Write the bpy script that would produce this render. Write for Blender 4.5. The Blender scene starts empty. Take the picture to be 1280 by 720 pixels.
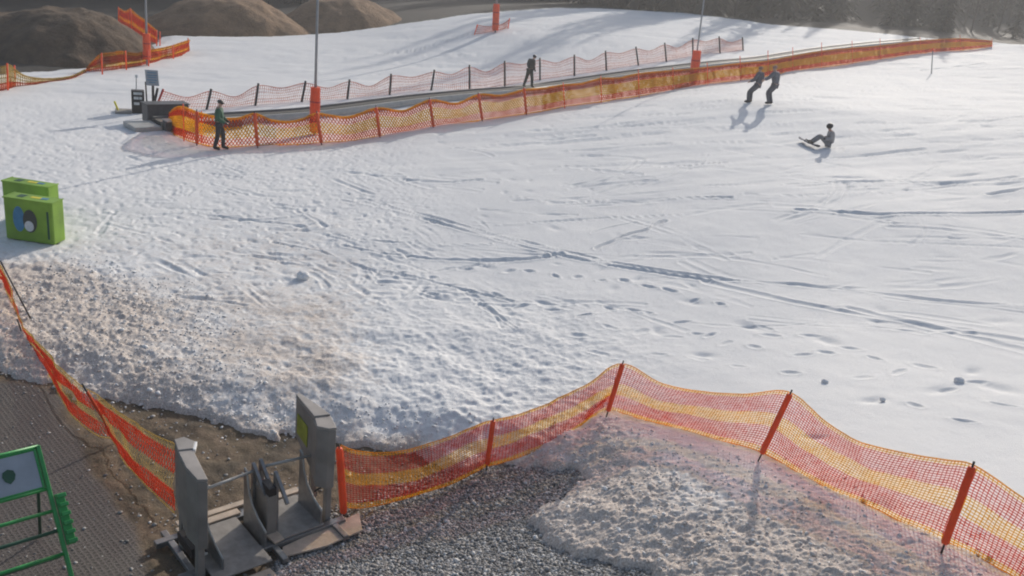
import bpy, bmesh, math, random
import numpy as np
from mathutils import Vector, Matrix
random.seed(7)
RNG = np.random.default_rng(7)
scene = bpy.context.scene
COL = scene.collection
rad = math.radians

# ------------------------------------------------------------------ camera geometry
F = 1100.0                     # focal length in px of the 1280 px wide photograph
CAM_H = 7.5
_d = np.array([-360., 2950., F]); _d /= np.linalg.norm(_d)     # where "down" points, seen from the camera
_Z = -_d
_Y = np.array([0, 0, 1.]) - _Z[2] * _Z; _Y /= np.linalg.norm(_Y)
_X = np.cross(_Y, _Z)
MW = np.stack([_X, _Y, _Z])
CAM = np.array([0, 0, CAM_H])

def ray(px, py):
    v = np.array([px - 640., py - 360., F]); v /= np.linalg.norm(v)
    return MW @ v

def at_z(px, py, z):
    r = ray(px, py)
    return CAM + r * (z - CAM_H) / r[2]

# ------------------------------------------------------------------ noise
def _hash(ix, iy, seed):
    h = (ix.astype(np.int64) * 374761393 + iy.astype(np.int64) * 668265263 + seed * 974634533) & 0x7fffffff
    h = ((h ^ (h >> 13)) * 1274126177) & 0x7fffffff
    return ((h ^ (h >> 16)) & 0xffff) / 65535.0

def noise(x, y, seed=0):
    ix = np.floor(x); iy = np.floor(y)
    fx = x - ix; fy = y - iy
    fx = fx * fx * fx * (fx * (fx * 6 - 15) + 10); fy = fy * fy * fy * (fy * (fy * 6 - 15) + 10)
    a = _hash(ix, iy, seed); b = _hash(ix + 1, iy, seed); c = _hash(ix, iy + 1, seed); d = _hash(ix + 1, iy + 1, seed)
    return (a * (1 - fx) + b * fx) * (1 - fy) + (c * (1 - fx) + d * fx) * fy * 1.0

def fbm(x, y, oct=4, seed=0, gain=.5):
    s = 0; a = 1; t = 0
    for o in range(oct):
        s = s + a * (noise(x * 2 ** o + 17.3 * o, y * 2 ** o - 9.1 * o, seed + o) * 2 - 1); t += a; a *= gain
    return s / t

def sstep(a, b, x):
    t = np.clip((x - a) / (b - a), 0, 1)
    return t * t * (3 - 2 * t)

# ------------------------------------------------------------------ terrain (metres; a smooth surface through surveyed points)
CTRL = [(0, 720, 0), (300, 700, 0), (150, 600, 0), (520, 700, 0), (640, 660, .05), (608, 583, 0), (430, 600, 0), (300, 520, 0),
        (0, 465, 0), (100, 300, 0), (0, 200, -.1), (430, 500, .08), (760, 513, .55), (800, 620, .92), (952, 565, 1.1), (940, 700, 1.5),
        (1180, 678, 1.8), (1280, 720, 2.1), (1280, 560, 1.8), (1280, 400, 1.5), (1050, 450, 1.1), (850, 385, .6),
        (600, 380, .2), (350, 350, 0), (273, 186, 0), (320, 182, 0), (420, 175, .05), (600, 150, .7), (655, 142, .9), (800, 120, 1.35), (1000, 85, 2.6),
        (1200, 62, 4.4), (937, 130, 2.4), (1030, 180, 1.9), (1280, 150, 3.0), (1280, 62, 5.1), (619, 38, 2.5),
        (183, 62, 0), (700, 14, 3.5), (560, 22, 2.4), (240, 47, .2), (0, 112, -.2), (0, 92, -.1), (1100, 44, 4.7), (960, 33, 4.3),
        (860, 20, 4.0), (672, 112, .75), (400, 139, .1), (850, 250, 1.0), (1100, 280, 1.6), (600, 250, .4), (330, 48, .4), (440, 41, .9)]
_cp = np.array([at_z(*c) for c in CTRL])
_S = 20.0
def _phi(r2): return .5 * r2 * np.log(r2 + 1e-9)
def _fit():
    P = _cp[:, :2] / _S; n = len(P)
    K = _phi(((P[:, None] - P[None]) ** 2).sum(-1)) + np.eye(n) * .02
    Q = np.c_[np.ones(n), P]
    A = np.block([[K, Q], [Q.T, np.zeros((3, 3))]])
    w = np.linalg.solve(A, np.r_[_cp[:, 2], np.zeros(3)])
    return P, w
_P, _w = _fit()

def base_z(x, y):
    x = np.asarray(x, float); y = np.asarray(y, float); shp = x.shape
    x = x.ravel(); y = y.ravel()
    r = np.hypot(x, y); k = np.minimum(1, 105. / np.maximum(r, 1e-6))
    out = np.empty_like(x)
    yy = np.maximum(y * k, 5.0)                     # behind the camera mast the ground stays level
    xx = np.clip(x * k, -60, 70)
    for i in range(0, len(x), 60000):
        X = xx[i:i + 60000] / _S; Y = yy[i:i + 60000] / _S
        r2 = (X[:, None] - _P[None, :, 0]) ** 2 + (Y[:, None] - _P[None, :, 1]) ** 2
        out[i:i + 60000] = _phi(r2) @ _w[:-3] + _w[-3] + _w[-2] * X + _w[-1] * Y
    out = np.clip(out, -1.5, 7)
    az = np.degrees(np.arctan2(x, np.maximum(y, .01)))
    start = 70 + 40 * sstep(-25, 0, az) + 0 * az
    d = np.maximum(r - start, 0)
    fwd = sstep(-20, 40, y)
    out = out + fwd * 46 * sstep(0, 230, d) * (.8 + .2 * np.sin(az * .09 + 1)) + fwd * sstep(0, 40, d) * fbm(x * .03, y * .03, 3, 5) * 2
    return out.reshape(shp)

def ground(px, py, dz=0.0):
    """first point of the terrain (raised by dz) along the sight line of a pixel"""
    r = ray(px, py)
    t = np.concatenate([np.linspace(4, 40, 400), np.linspace(40.2, 260, 900)])
    P = CAM + t[:, None] * r
    g = P[:, 2] - base_z(P[:, 0], P[:, 1]) - dz
    i = np.argmax(g < 0)
    if g[i] >= 0: return CAM + 130 * r
    if i == 0: return P[0]
    a = g[i - 1] / (g[i - 1] - g[i])
    return P[i - 1] * (1 - a) + P[i] * a

def above(B, px, py):
    """the point over base B (in its own upright plane facing the mast) on a pixel's sight line"""
    r = ray(px, py); n = np.array([B[0], B[1], 0.]); n /= np.linalg.norm(n)
    return CAM + r * ((B - CAM) @ n) / (r @ n)

def poly_world(pix):
    out = []
    for p in pix:
        out.append(np.array(p[1]) if p[0] == 'w' else ground(*p)[:2])
    return np.array(out)

def poly_sd(x, y, poly):
    """signed distance, positive inside"""
    inside = np.zeros(x.shape, bool); d2 = np.full(x.shape, 1e9)
    n = len(poly)
    for i in range(n):
        ax, ay = poly[i]; bx, by = poly[(i + 1) % n]
        ex, ey = bx - ax, by - ay
        t = np.clip(((x - ax) * ex + (y - ay) * ey) / (ex * ex + ey * ey + 1e-12), 0, 1)
        d2 = np.minimum(d2, (x - ax - t * ex) ** 2 + (y - ay - t * ey) ** 2)
        c = (ay > y) != (by > y)
        with np.errstate(divide='ignore', invalid='ignore'):
            xi = (bx - ax) * (y - ay) / (by - ay if by != ay else 1e-12) + ax
        inside ^= c & (x < xi)
    return np.where(inside, 1, -1) * np.sqrt(d2)

# ------------------------------------------------------------------ object helpers
def tag(o, label=None, cat=None, group=None, kind=None):
    if label: o['label'] = label
    if cat: o['category'] = cat
    if group: o['group'] = group
    if kind: o['kind'] = kind
    return o

def empty(name, loc, label, cat, group=None, rz=0):
    o = bpy.data.objects.new(name, None); COL.objects.link(o)
    o.location = tuple(loc); o.rotation_euler = (0, 0, rz); o.empty_display_size = .2
    return tag(o, label, cat, group)

def link(name, me, mats, parent=None, smooth=False):
    o = bpy.data.objects.new(name, me); COL.objects.link(o)
    for m in (mats if isinstance(mats, (list, tuple)) else [mats]): me.materials.append(m)
    if smooth: me.polygons.foreach_set('use_smooth', [True] * len(me.polygons))
    if parent is not None:
        o.parent = parent
        M = parent_matrix(parent); o.matrix_parent_inverse = M.inverted()
    return o

def parent_matrix(p):
    M = Matrix.LocRotScale(p.location, p.rotation_euler, p.scale)
    if p.parent: M = parent_matrix(p.parent) @ p.matrix_parent_inverse @ M
    return M

class MB:
    """collects shapes (world coordinates) into ONE mesh"""
    def __init__(self): self.v = []; self.f = []; self.m = []; self.n = 0
    def add(self, V, Fs, mi=0):
        for v in V: self.v.append(tuple(float(c) for c in v))
        for f in Fs: self.f.append(tuple(i + self.n for i in f)); self.m.append(mi)
        self.n += len(V)
    def tube(self, pts, r, seg=8, mi=0, cap=True):
        pts = [np.array(p, float) for p in pts]
        rr = r if isinstance(r, (list, tuple)) else [r] * len(pts)
        V = []; prev = None
        for i, p in enumerate(pts):
            t = pts[min(i + 1, len(pts) - 1)] - pts[max(i - 1, 0)]; t = t / (np.linalg.norm(t) + 1e-9)
            if prev is None:
                a = np.array([0, 0, 1.]) if abs(t[2]) < .9 else np.array([1., 0, 0])
            else: a = prev
            u = np.cross(t, a); u /= np.linalg.norm(u) + 1e-9; w = np.cross(u, t); prev = w
            for k in range(seg):
                an = 2 * math.pi * k / seg
                V.append(p + rr[i] * (math.cos(an) * u + math.sin(an) * w))
        Fs = []
        for i in range(len(pts) - 1):
            for k in range(seg):
                Fs.append((i * seg + k, i * seg + (k + 1) % seg, (i + 1) * seg + (k + 1) % seg, (i + 1) * seg + k))
        if cap:
            Fs.append(tuple(range(seg))[::-1]); Fs.append(tuple((len(pts) - 1) * seg + k for k in range(seg)))
        self.add(V, Fs, mi)
    def box(self, c, ux, uy, uz, mi=0):
        """box from centre and three half vectors"""
        c, ux, uy, uz = [np.array(a, float) for a in (c, ux, uy, uz)]
        V = [c + sx * ux + sy * uy + sz * uz for sz in (-1, 1) for sy in (-1, 1) for sx in (-1, 1)]
        self.add(V, [(0, 2, 3, 1), (4, 5, 7, 6), (0, 1, 5, 4), (2, 6, 7, 3), (0, 4, 6, 2), (1, 3, 7, 5)], mi)
    def beam(self, a, b, w, h, mi=0, up=(0, 0, 1)):
        a = np.array(a, float); b = np.array(b, float); t = b - a; L = np.linalg.norm(t); t /= L
        s = np.cross(t, np.array(up, float)); s /= np.linalg.norm(s) + 1e-9; u = np.cross(s, t)
        self.box((a + b) / 2, t * L / 2, s * w / 2, u * h / 2, mi)
    def prism(self, lower, upper, mi=0):
        n = len(lower)
        self.add(list(lower) + list(upper), [tuple(range(n))[::-1], tuple(range(n, 2 * n))] +
                 [(i, (i + 1) % n, n + (i + 1) % n, n + i) for i in range(n)], mi)
    def build(self, name, mats, parent=None, bevel=0, smooth=False):
        me = bpy.data.meshes.new(name); me.from_pydata(self.v, [], self.f)
        me.polygons.foreach_set('material_index', self.m)
        bm = bmesh.new(); bm.from_mesh(me); bmesh.ops.recalc_face_normals(bm, faces=bm.faces); bm.to_mesh(me); bm.free()
        me.update()
        o = link(name, me, mats, parent, smooth)
        if bevel:
            b = o.modifiers.new('bevel', 'BEVEL'); b.width = bevel; b.segments = 2; b.limit_method = 'ANGLE'; b.angle_limit = rad(40)
        return o

def fast_mesh(name, V, quads=None, tris=None):
    me = bpy.data.meshes.new(name)
    V = np.ascontiguousarray(V, dtype=np.float32)
    me.vertices.add(len(V)); me.vertices.foreach_set('co', V.ravel())
    nq = 0 if quads is None else len(quads); nt = 0 if tris is None else len(tris)
    loops = np.concatenate([q.ravel() for q in (quads, tris) if q is not None and len(q)]).astype(np.int32)
    starts = np.concatenate([np.arange(nq) * 4, nq * 4 + np.arange(nt) * 3]).astype(np.int32)
    me.loops.add(len(loops)); me.loops.foreach_set('vertex_index', loops)
    me.polygons.add(nq + nt); me.polygons.foreach_set('loop_start', starts)
    me.update(calc_edges=True); me.validate()
    return me

def attr(me, name, vals):
    a = me.attributes.new(name, 'FLOAT', 'POINT'); a.data.foreach_set('value', np.ascontiguousarray(vals, dtype=np.float32))

# ------------------------------------------------------------------ materials
class NT:
    def __init__(self, name):
        self.m = bpy.data.materials.new(name); self.m.use_nodes = True
        self.t = self.m.node_tree; self.b = self.t.nodes['Principled BSDF']
    def n(self, typ, **kw):
        nd = self.t.nodes.new(typ)
        for k, v in kw.items():
            if k in nd.inputs.keys() if isinstance(k, str) else False: nd.inputs[k].default_value = v
            else: setattr(nd, k, v)
        return nd
    def l(self, a, b): self.t.links.new(a, b)
    def obj(self): return self.n('ShaderNodeTexCoord').outputs['Object']
    def noise(self, scale, detail=4, rough=.55, vec=None):
        nd = self.n('ShaderNodeTexNoise'); nd.inputs['Scale'].default_value = scale
        nd.inputs['Detail'].default_value = detail; nd.inputs['Roughness'].default_value = rough
        self.l(vec or self.obj(), nd.inputs['Vector']); return nd.outputs['Fac']
    def ramp(self, fac, stops):
        r = self.n('ShaderNodeValToRGB'); e = r.color_ramp.elements
        while len(e) < len(stops): e.new(.5)
        for el, (p, c) in zip(e, stops):
            el.position = p; el.color = (c, c, c, 1) if isinstance(c, (int, float)) else (*c, 1)
        self.l(fac, r.inputs['Fac']); return r.outputs['Color']
    def mix(self, fac, a, b, mode='MIX'):
        x = self.n('ShaderNodeMix'); x.data_type = 'RGBA'; x.blend_type = mode
        for s, i in ((fac, 0), (a, 6), (b, 7)):
            if hasattr(s, 'links'): self.l(s, x.inputs[i])
            elif i == 0: x.inputs[0].default_value = s
            else: x.inputs[i].default_value = (*s, 1)
        return x.outputs[2]
    def math(self, op, a, b=0.0):
        x = self.n('ShaderNodeMath'); x.operation = op
        for s, i in ((a, 0), (b, 1)):
            if hasattr(s, 'links'): self.l(s, x.inputs[i])
            else: x.inputs[i].default_value = s
        return x.outputs[0]
    def bump(self, h, strength, dist=.02):
        x = self.n('ShaderNodeBump'); x.inputs['Strength'].default_value = strength; x.inputs['Distance'].default_value = dist
        self.l(h, x.inputs['Height']); self.l(x.outputs['Normal'], self.b.inputs['Normal'])
    def attr(self, name):
        return self.n('ShaderNodeAttribute', attribute_name=name).outputs['Fac']

def simple(name, col, rough=.6, var=.18, scale=6, metal=0, bump=.08, transl=0, spec=None, clear=0):
    k = NT(name)
    f = k.noise(scale, 5)
    c = k.mix(k.ramp(f, [(.3, 0.), (.7, 1.)]), tuple(x * (1 - var) for x in col), tuple(min(1, x * (1 + var)) for x in col))
    k.l(c, k.b.inputs['Base Color'])
    k.l(k.ramp(k.noise(scale * 3, 3), [(.2, max(0, rough - .12)), (.8, min(1, rough + .12))]), k.b.inputs['Roughness'])
    k.b.inputs['Metallic'].default_value = metal
    if spec is not None: k.b.inputs['Specular IOR Level'].default_value = spec
    if bump: k.bump(k.noise(scale * 8, 3), bump, .01)
    if transl:
        tb = k.n('ShaderNodeBsdfTranslucent'); k.l(c, tb.inputs['Color'])
        mx = k.n('ShaderNodeMixShader'); mx.inputs[0].default_value = transl
        out = k.t.nodes['Material Output']
        k.l(k.b.outputs[0], mx.inputs[1]); k.l(tb.outputs[0], mx.inputs[2]); k.l(mx.outputs[0], out.inputs['Surface'])
        if clear:
            tr = k.n('ShaderNodeBsdfTransparent'); tr.inputs['Color'].default_value = (*[x ** .38 for x in col], 1)
            m2 = k.n('ShaderNodeMixShader'); m2.inputs[0].default_value = clear
            k.l(mx.outputs[0], m2.inputs[1]); k.l(tr.outputs[0], m2.inputs[2]); k.l(m2.outputs[0], out.inputs['Surface'])
    return k.m

M = {}
M['orange'] = simple('orange_plastic', (.93, .15, .045), .5, .12, 5, transl=.4)
M['red'] = simple('red_plastic', (.5, .04, .03), .5)
M['dark'] = simple('dark_rod', (.022, .02, .022), .5)
M['steel'] = simple('grey_steel', (.30, .31, .33), .4, .1, 8, .4)
M['net_red'] = simple('red_net', (.70, .095, .05), .7, .15, 3, transl=.7, bump=0, clear=.74)
M['net_yellow'] = simple('yellow_net', (.86, .50, .035), .7, .15, 3, transl=.7, bump=0, clear=.74)
M['net_pale'] = simple('pale_net', (.74, .60, .30), .7, .15, 3, transl=.7, bump=0, clear=.74)
M['net_rust'] = simple('rust_net', (.72, .14, .07), .7, .15, 3, transl=.7, bump=0, clear=.5)
M['net_amber'] = simple('amber_net', (.84, .52, .04), .7, .15, 3, transl=.7, bump=0, clear=.55)
M['net_orange'] = simple('orange_net', (.72, .15, .04), .7, .15, 3, transl=.7, bump=0, clear=.74)
M['net_pink'] = simple('pink_net', (.74, .33, .24), .7, .12, 3, transl=.6, bump=0, clear=.55)
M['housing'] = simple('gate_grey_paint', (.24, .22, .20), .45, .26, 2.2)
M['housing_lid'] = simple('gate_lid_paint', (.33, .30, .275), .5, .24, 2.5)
M['gate_metal'] = simple('galvanised_metal', (.26, .26, .26), .38, .2, 12, .6)
M['plywood'] = simple('weathered_plywood', (.52, .42, .33), .8, .2, 7, bump=.2)
M['deck'] = simple('grey_deck_plate', (.27, .245, .22), .6, .2, 9, bump=.15)
M['green'] = simple('green_paint', (.035, .30, .075), .4, .15, 9)
M['green_dark'] = simple('dark_green_print', (.02, .085, .05), .6)
M['board'] = simple('pale_board', (.33, .37, .42), .45, .1, 5)
M['lime'] = simple('lime_tarpaulin', (.19, .34, .032), .55, .26, 1.6)
M['print_blue'] = simple('blue_print', (.06, .22, .38), .6)
M['print_yellow'] = simple('yellow_print', (.75, .65, .05), .6)
M['print_dark'] = simple('dark_print', (.06, .066, .055), .6)
M['print_white'] = simple('white_print', (.6, .62, .62), .6)
M['belt'] = simple('rubber_belt', (.06, .058, .055), .8, .2, 10)
M['rail'] = simple('aluminium_rail', (.42, .42, .40), .5, .12, 5, .2)
M['grey_case'] = simple('grey_case', (.085, .085, .092), .5)
M['yellow_green'] = simple('yellow_green_patch', (.30, .33, .03), .5, .5, 4)
M['skin'] = simple('skin', (.55, .33, .25), .5, .05)
M['white'] = simple('white_paint', (.75, .75, .75), .5)

def snow_mat():
    k = NT('spring_snow'); o = k.obj()
    dirt = k.attr('dirt')
    fine = k.noise(16, 6, .65, o); mid = k.noise(3.2, 5, .6, o); big = k.noise(.35, 4, .5, o)
    clean = k.mix(k.ramp(big, [(.3, 0.), (.7, 1.)]), (.73, .735, .74), (.81, .808, .80))
    grey = k.mix(k.ramp(k.noise(42, 3, .6, o), [(.35, 0.), (.65, 1.)]), (.37, .30, .25), (.75, .67, .60))
    # dirt eats the snow in specks: where the fine noise is low the grit shows first
    fac = k.math('ADD', k.math('MULTIPLY', dirt, 1.75), k.math('MULTIPLY', k.math('SUBTRACT', k.math('ADD', k.math('MULTIPLY', fine, .6), k.math('MULTIPLY', mid, .5)), .55), 3.2))
    fac = k.math('MULTIPLY', k.ramp(k.math('SUBTRACT', fac, .35), [(.0, 0.), (.9, 1.)]), k.ramp(dirt, [(.0, 0.), (.25, .72), (1., .95)]))
    k.l(k.mix(fac, clean, grey), k.b.inputs['Base Color'])
    k.b.inputs['Roughness'].default_value = .75
    k.b.inputs['Specular IOR Level'].default_value = .06
    h = k.math('ADD', k.math('MULTIPLY', fine, .6), k.math('MULTIPLY', k.noise(60, 4, .7, o), .4))
    k.bump(h, .4, .04)
    return k.m
M['snow'] = snow_mat()

def ground_mat():
    k = NT('wet_ground'); o = k.obj()
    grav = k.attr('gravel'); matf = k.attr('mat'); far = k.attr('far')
    f1 = k.noise(28, 6, .7, o); f2 = k.noise(2.2, 5, .6, o); f3 = k.noise(.5, 4, .6, o)
    dirt = k.mix(k.ramp(f1, [(.3, 0.), (.7, 1.)]), (.078, .054, .034), (.22, .15, .094))
    dirt = k.mix(k.ramp(f2, [(.35, 0.), (.65, .6)]), dirt, (.085, .065, .03))
    dirt = k.mix(k.ramp(k.noise(85, 3, .6, o), [(.60, 0.), (.68, .7)]), dirt, (.27, .23, .19))
    dirt = k.mix(k.ramp(k.noise(1.1, 4, .6, o), [(.5, 0.), (.62, .55)]), dirt, (.04, .032, .024))
    v = k.n('ShaderNodeTexVoronoi'); v.inputs['Scale'].default_value = 30; k.l(o, v.inputs['Vector'])
    sep = k.n('ShaderNodeSeparateColor'); k.l(v.outputs['Color'], sep.inputs[0])
    gcol = k.ramp(sep.outputs[0], [(0, (.06, .058, .056)), (.5, (.18, .175, .17)), (1, (.48, .47, .46))])
    # rubber grid mat: rows of small holes
    mp = k.n('ShaderNodeMapping'); mp.inputs['Rotation'].default_value = (0, 0, rad(43)); k.l(o, mp.inputs['Vector'])
    sx = k.n('ShaderNodeSeparateXYZ'); k.l(mp.outputs[0], sx.inputs[0])
    wob = k.math('MULTIPLY', k.noise(1.3, 3, .6, o), 1.6)
    wx = k.math('SINE', k.math('ADD', k.math('MULTIPLY', sx.outputs[0], 95.), wob)); wy = k.math('SINE', k.math('ADD', k.math('MULTIPLY', sx.outputs[1], 95.), wob))
    hole = k.math('MULTIPLY', k.math('MAXIMUM', wx, wy), 1.0)
    brc = k.mix(k.ramp(k.math('ADD', k.math('MULTIPLY', hole, .6), k.math('MULTIPLY', f1, .5)), [(.35, 0.), (.85, 1.)]), (.075, .065, .058), (.15, .132, .122))
    mcol = k.mix(k.ramp(f1, [(.42, 0.), (.66, .75)]), brc, (.115, .10, .09))
    mcol = k.mix(k.ramp(k.noise(70, 2, .5, o), [(.66, 0.), (.72, .8)]), mcol, (.35, .33, .31))
    c = k.mix(grav, dirt, gcol); c = k.mix(matf, c, mcol)
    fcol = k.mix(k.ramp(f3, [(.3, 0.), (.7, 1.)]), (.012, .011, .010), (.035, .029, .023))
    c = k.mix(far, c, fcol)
    k.l(c, k.b.inputs['Base Color']); k.b.inputs['Roughness'].default_value = .85
    h = k.math('ADD', f1, k.math('MULTIPLY', v.outputs['Distance'], k.math('MULTIPLY', grav, 1.5)))
    h = k.math('ADD', h, k.math('MULTIPLY', k.math('MULTIPLY', hole, matf), .12))
    k.bump(h, .7, .03)
    return k.m
M['ground'] = ground_mat()

def mound_mat(name, a, b):
    k = NT(name); o = k.obj()
    c = k.mix(k.ramp(k.noise(1.1, 6, .65, o), [(.3, 0.), (.7, 1.)]), a, b)
    c = k.mix(k.ramp(k.noise(7, 4, .7, o), [(.6, 0.), (.75, .6)]), c, tuple(min(1, x * 1.8) for x in b))
    k.l(c, k.b.inputs['Base Color']); k.b.inputs['Roughness'].default_value = .95
    k.bump(k.noise(5, 6, .7, o), .8, .15); return k.m
M['mound_dark'] = mound_mat('dark_earth', (.055, .039, .026), (.15, .10, .062))
M['mound'] = mound_mat('dry_grass_earth', (.16, .098, .055), (.30, .19, .11))
M['needles'] = simple('dark_needles', (.032, .028, .018), .8, .4, .6, bump=0)
M['bark'] = simple('bark', (.06, .048, .04), .9, .3, 3, bump=.3)
def stone_mat():
    k = NT('gravel_stone'); t = k.attr('tone')
    k.l(k.ramp(t, [(0, (.10, .098, .094)), (.5, (.31, .30, .29)), (1, (.75, .74, .72))]), k.b.inputs['Base Color'])
    k.b.inputs['Roughness'].default_value = .7; return k.m
M['stone'] = stone_mat()

# ------------------------------------------------------------------ light, sky, camera
SUN_AZ, SUN_EL = 21.0, 22.5
w = bpy.data.worlds.new('World'); scene.world = w; w.use_nodes = True
sky = w.node_tree.nodes.new('ShaderNodeTexSky'); sky.sky_type = 'NISHITA'; sky.sun_disc = False
sky.sun_elevation = rad(SUN_EL); sky.sun_rotation = rad(SUN_AZ); sky.dust_density = 2.5; sky.air_density = 1.0
bg = w.node_tree.nodes['Background']; bg.inputs['Strength'].default_value = .15
w.node_tree.links.new(sky.outputs[0], bg.inputs['Color'])
sun = bpy.data.lights.new('sun', 'SUN'); sun.energy = 4.4; sun.angle = rad(.6); sun.color = (1, .93, .84)
so = bpy.data.objects.new('sun', sun); COL.objects.link(so)
sd = Vector((math.sin(rad(SUN_AZ)) * math.cos(rad(SUN_EL)), math.cos(rad(SUN_AZ)) * math.cos(rad(SUN_EL)), math.sin(rad(SUN_EL))))
so.rotation_euler = sd.to_track_quat('Z', 'Y').to_euler(); so.location = (20, 60, 60)
cd = bpy.data.cameras.new('camera'); co = bpy.data.objects.new('camera', cd); COL.objects.link(co)
cd.sensor_width = 36; cd.lens = 36 * F / 1280; cd.clip_end = 2000; cd.clip_start = .1
cx, cy, cz = MW[:, 0], -MW[:, 1], -MW[:, 2]
mm = Matrix(((cx[0], cy[0], cz[0], 0), (cx[1], cy[1], cz[1], 0), (cx[2], cy[2], cz[2], CAM_H), (0, 0, 0, 1)))
co.matrix_world = mm; scene.camera = co
vs = scene.view_settings
vs.view_transform = 'Standard'; vs.look = 'None'; vs.gamma = 1; vs.exposure = -.12; vs.use_curve_mapping = False
scene.cycles.use_denoising = True
scene.cycles.max_bounces = 8; scene.cycles.transparent_max_bounces = 16
scene.render.filter_size = 1.9
scene.cycles.filter_width = 2.0

# ------------------------------------------------------------------ snow sheet and bare ground
SNOW_PX = [(-70, 470), (0, 466), (60, 479), (120, 502), (200, 511), (290, 531), (345, 548), (352, 537), (362, 549), (400, 546), (430, 556), (480, 560),
           (520, 562), (545, 583), (580, 592), (612, 586), (638, 588), (680, 585), (713, 590), (728, 601), (713, 613), (688, 628), (659, 653),
           (676, 672), (713, 687), (750, 696), (813, 713), (850, 760), ('w', (4.2, 5.6)), ('w', (12, 4)), ('w', (40, 12)), ('w', (75, 60)), ('w', (80, 100)),
           (1280, 57), (1190, 51), (1100, 43), (1030, 37), (960, 32), (860, 18.5), (740, 12), (640, 15), (540, 27), (440, 40), (330, 47), (240, 47.5), (205, 46), (180, 62), (130, 85), (100, 88),
           (40, 91), (0, 94), (-80, 104), (-150, 130), ('w', (-34, 30)), ('w', (-20, 16))]
SNOW_POLY = poly_world(SNOW_PX)
CLEAN_PX = [(-70, 300), (60, 318), (160, 335), (260, 370), (330, 420), (350, 470), (400, 530), (470, 546), (560, 560), (640, 540), (700, 530), (760, 511), (850, 545), (952, 572), (1100, 640), (1180, 680), (1290, 730),
            ('w', (14, 8)), ('w', (60, 40)), ('w', (90, 100)), ('w', (40, 110)), ('w', (0, 110)), ('w', (-50, 80)), ('w', (-45, 25))]
CLEAN_POLY = poly_world(CLEAN_PX)
GRAVEL_POLY = poly_world([(330, 730), (352, 695), (420, 668), (445, 640), (480, 632), (540, 612), (600, 588), (660, 575), (760, 580), (800, 640), (860, 720), (900, 800), ('w', (3, 4)), ('w', (-2.4, 5.5)), (330, 790)])
MAT_POLY = poly_world([(-80, 470), (40, 478), (80, 500), (95, 545), (112, 580), (145, 625), (172, 665), (190, 720), (200, 790), ('w', (-3.5, 5)), ('w', (-12, 5)), ('w', (-14, 12))])

# (polyline in photo pixels, half width m, depth m): ski and vehicle tracks pressed into the snow
TRACKS = [([(425, 258), (500, 274), (560, 291), (620, 309), (690, 326), (760, 341), (830, 352), (880, 360)], .07, .05),
          ([(460, 259), (540, 280), (600, 297), (680, 317), (760, 336), (840, 350), (920, 361)], .06, .045),
          ([(880, 362), (930, 374), (980, 386), (1040, 397), (1110, 410), (1200, 425), (1300, 440)], .10, .03),
          ([(920, 361), (1000, 366), (1080, 374), (1150, 383), (1215, 388), (1300, 392)], .06, .03),
          ([(415, 302), (450, 309), (500, 313), (560, 315), (612, 314)], .06, .05),
          ([(428, 316), (480, 326), (540, 333), (600, 335), (660, 333), (700, 326)], .08, .06),
          ([(340, 312), (400, 323), (460, 346), (520, 356), (580, 372), (640, 386)], .05, .04),
          ([(530, 352), (560, 345), (640, 335), (690, 330)], .05, .03),
          ([(745, 320), (775, 305), (805, 296), (828, 284)], .06, .05), ([(738, 300), (765, 292), (795, 286)], .06, .03),
          ([(510, 233), (560, 236), (600, 233)], .07, .06),
          ([(995, 270), (1060, 273), (1100, 276), (1150, 275), (1200, 275), (1290, 271)], .12, .07),
          ([(838, 256), (870, 255), (912, 254)], .07, .06), ([(828, 216), (870, 213), (906, 210)], .07, .05),
          ([(1018, 204), (1060, 202), (1110, 197), (1152, 193)], .10, .05), ([(980, 238), (1030, 235), (1100, 234), (1180, 236), (1270, 228)], .09, .05),
          ([(1235, 250), (1260, 246), (1290, 240)], .1, .06), ([(930, 250), (1000, 252), (1060, 248), (1120, 250)], .06, .03),
          ([(600, 390), (622, 405), (645, 424)], .05, .04), ([(640, 254), (700, 262), (760, 258), (820, 262)], .05, .03),
          ([(620, 290), (700, 285), (780, 279), (850, 276)], .05, .03), ([(600, 270), (680, 276), (720, 277)], .04, .03),
          ([(160, 214), (240, 222), (300, 230)], .06, .05), ([(330, 214), (420, 222), (500, 226)], .05, .04), ([(240, 275), (300, 283), (380, 292)], .06, .05),
          ([(470, 72), (520, 66), (565, 52), (596, 43)], .05, .10), ([(1150, 92), (1190, 88), (1230, 82)], .1, .08), ([(960, 113), (1000, 112), (1030, 113)], .06, .05),
          ([(1180, 165), (1230, 158), (1280, 150)], .1, .05), ([(860, 186), (930, 184), (1000, 190)], .07, .04), ([(700, 215), (760, 222), (800, 226)], .05, .04),
          ([(1000, 300), (1100, 310), (1290, 318)], .05, .02), ([(1060, 395), (1160, 420), (1290, 452)], .14, .03)]
STEPS = [(580, 345), (605, 342), (635, 348), (660, 348), (693, 354), (720, 355), (750, 360), (778, 360), (808, 368), (835, 373), (866, 385), (898, 390),
         (470, 350), (500, 350), (540, 356), (560, 366), (585, 373), (620, 378), (650, 393), (690, 397), (730, 405), (760, 395), (790, 398), (808, 401), (850, 413), (885, 430), (930, 418), (955, 420),
         (530, 370), (600, 390), (760, 420), (800, 425), (840, 432), (870, 428), (905, 440), (940, 445), (960, 430), (1000, 455), (1030, 452), (1060, 447), (1090, 460), (1010, 430), (745, 452), (720, 430),
         (1120, 478), (1150, 470), (1075, 485), (1180, 500), (1215, 490), (1140, 520), (870, 460), (820, 455), (920, 470), (985, 478), (1250, 520), (1200, 540)]

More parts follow.
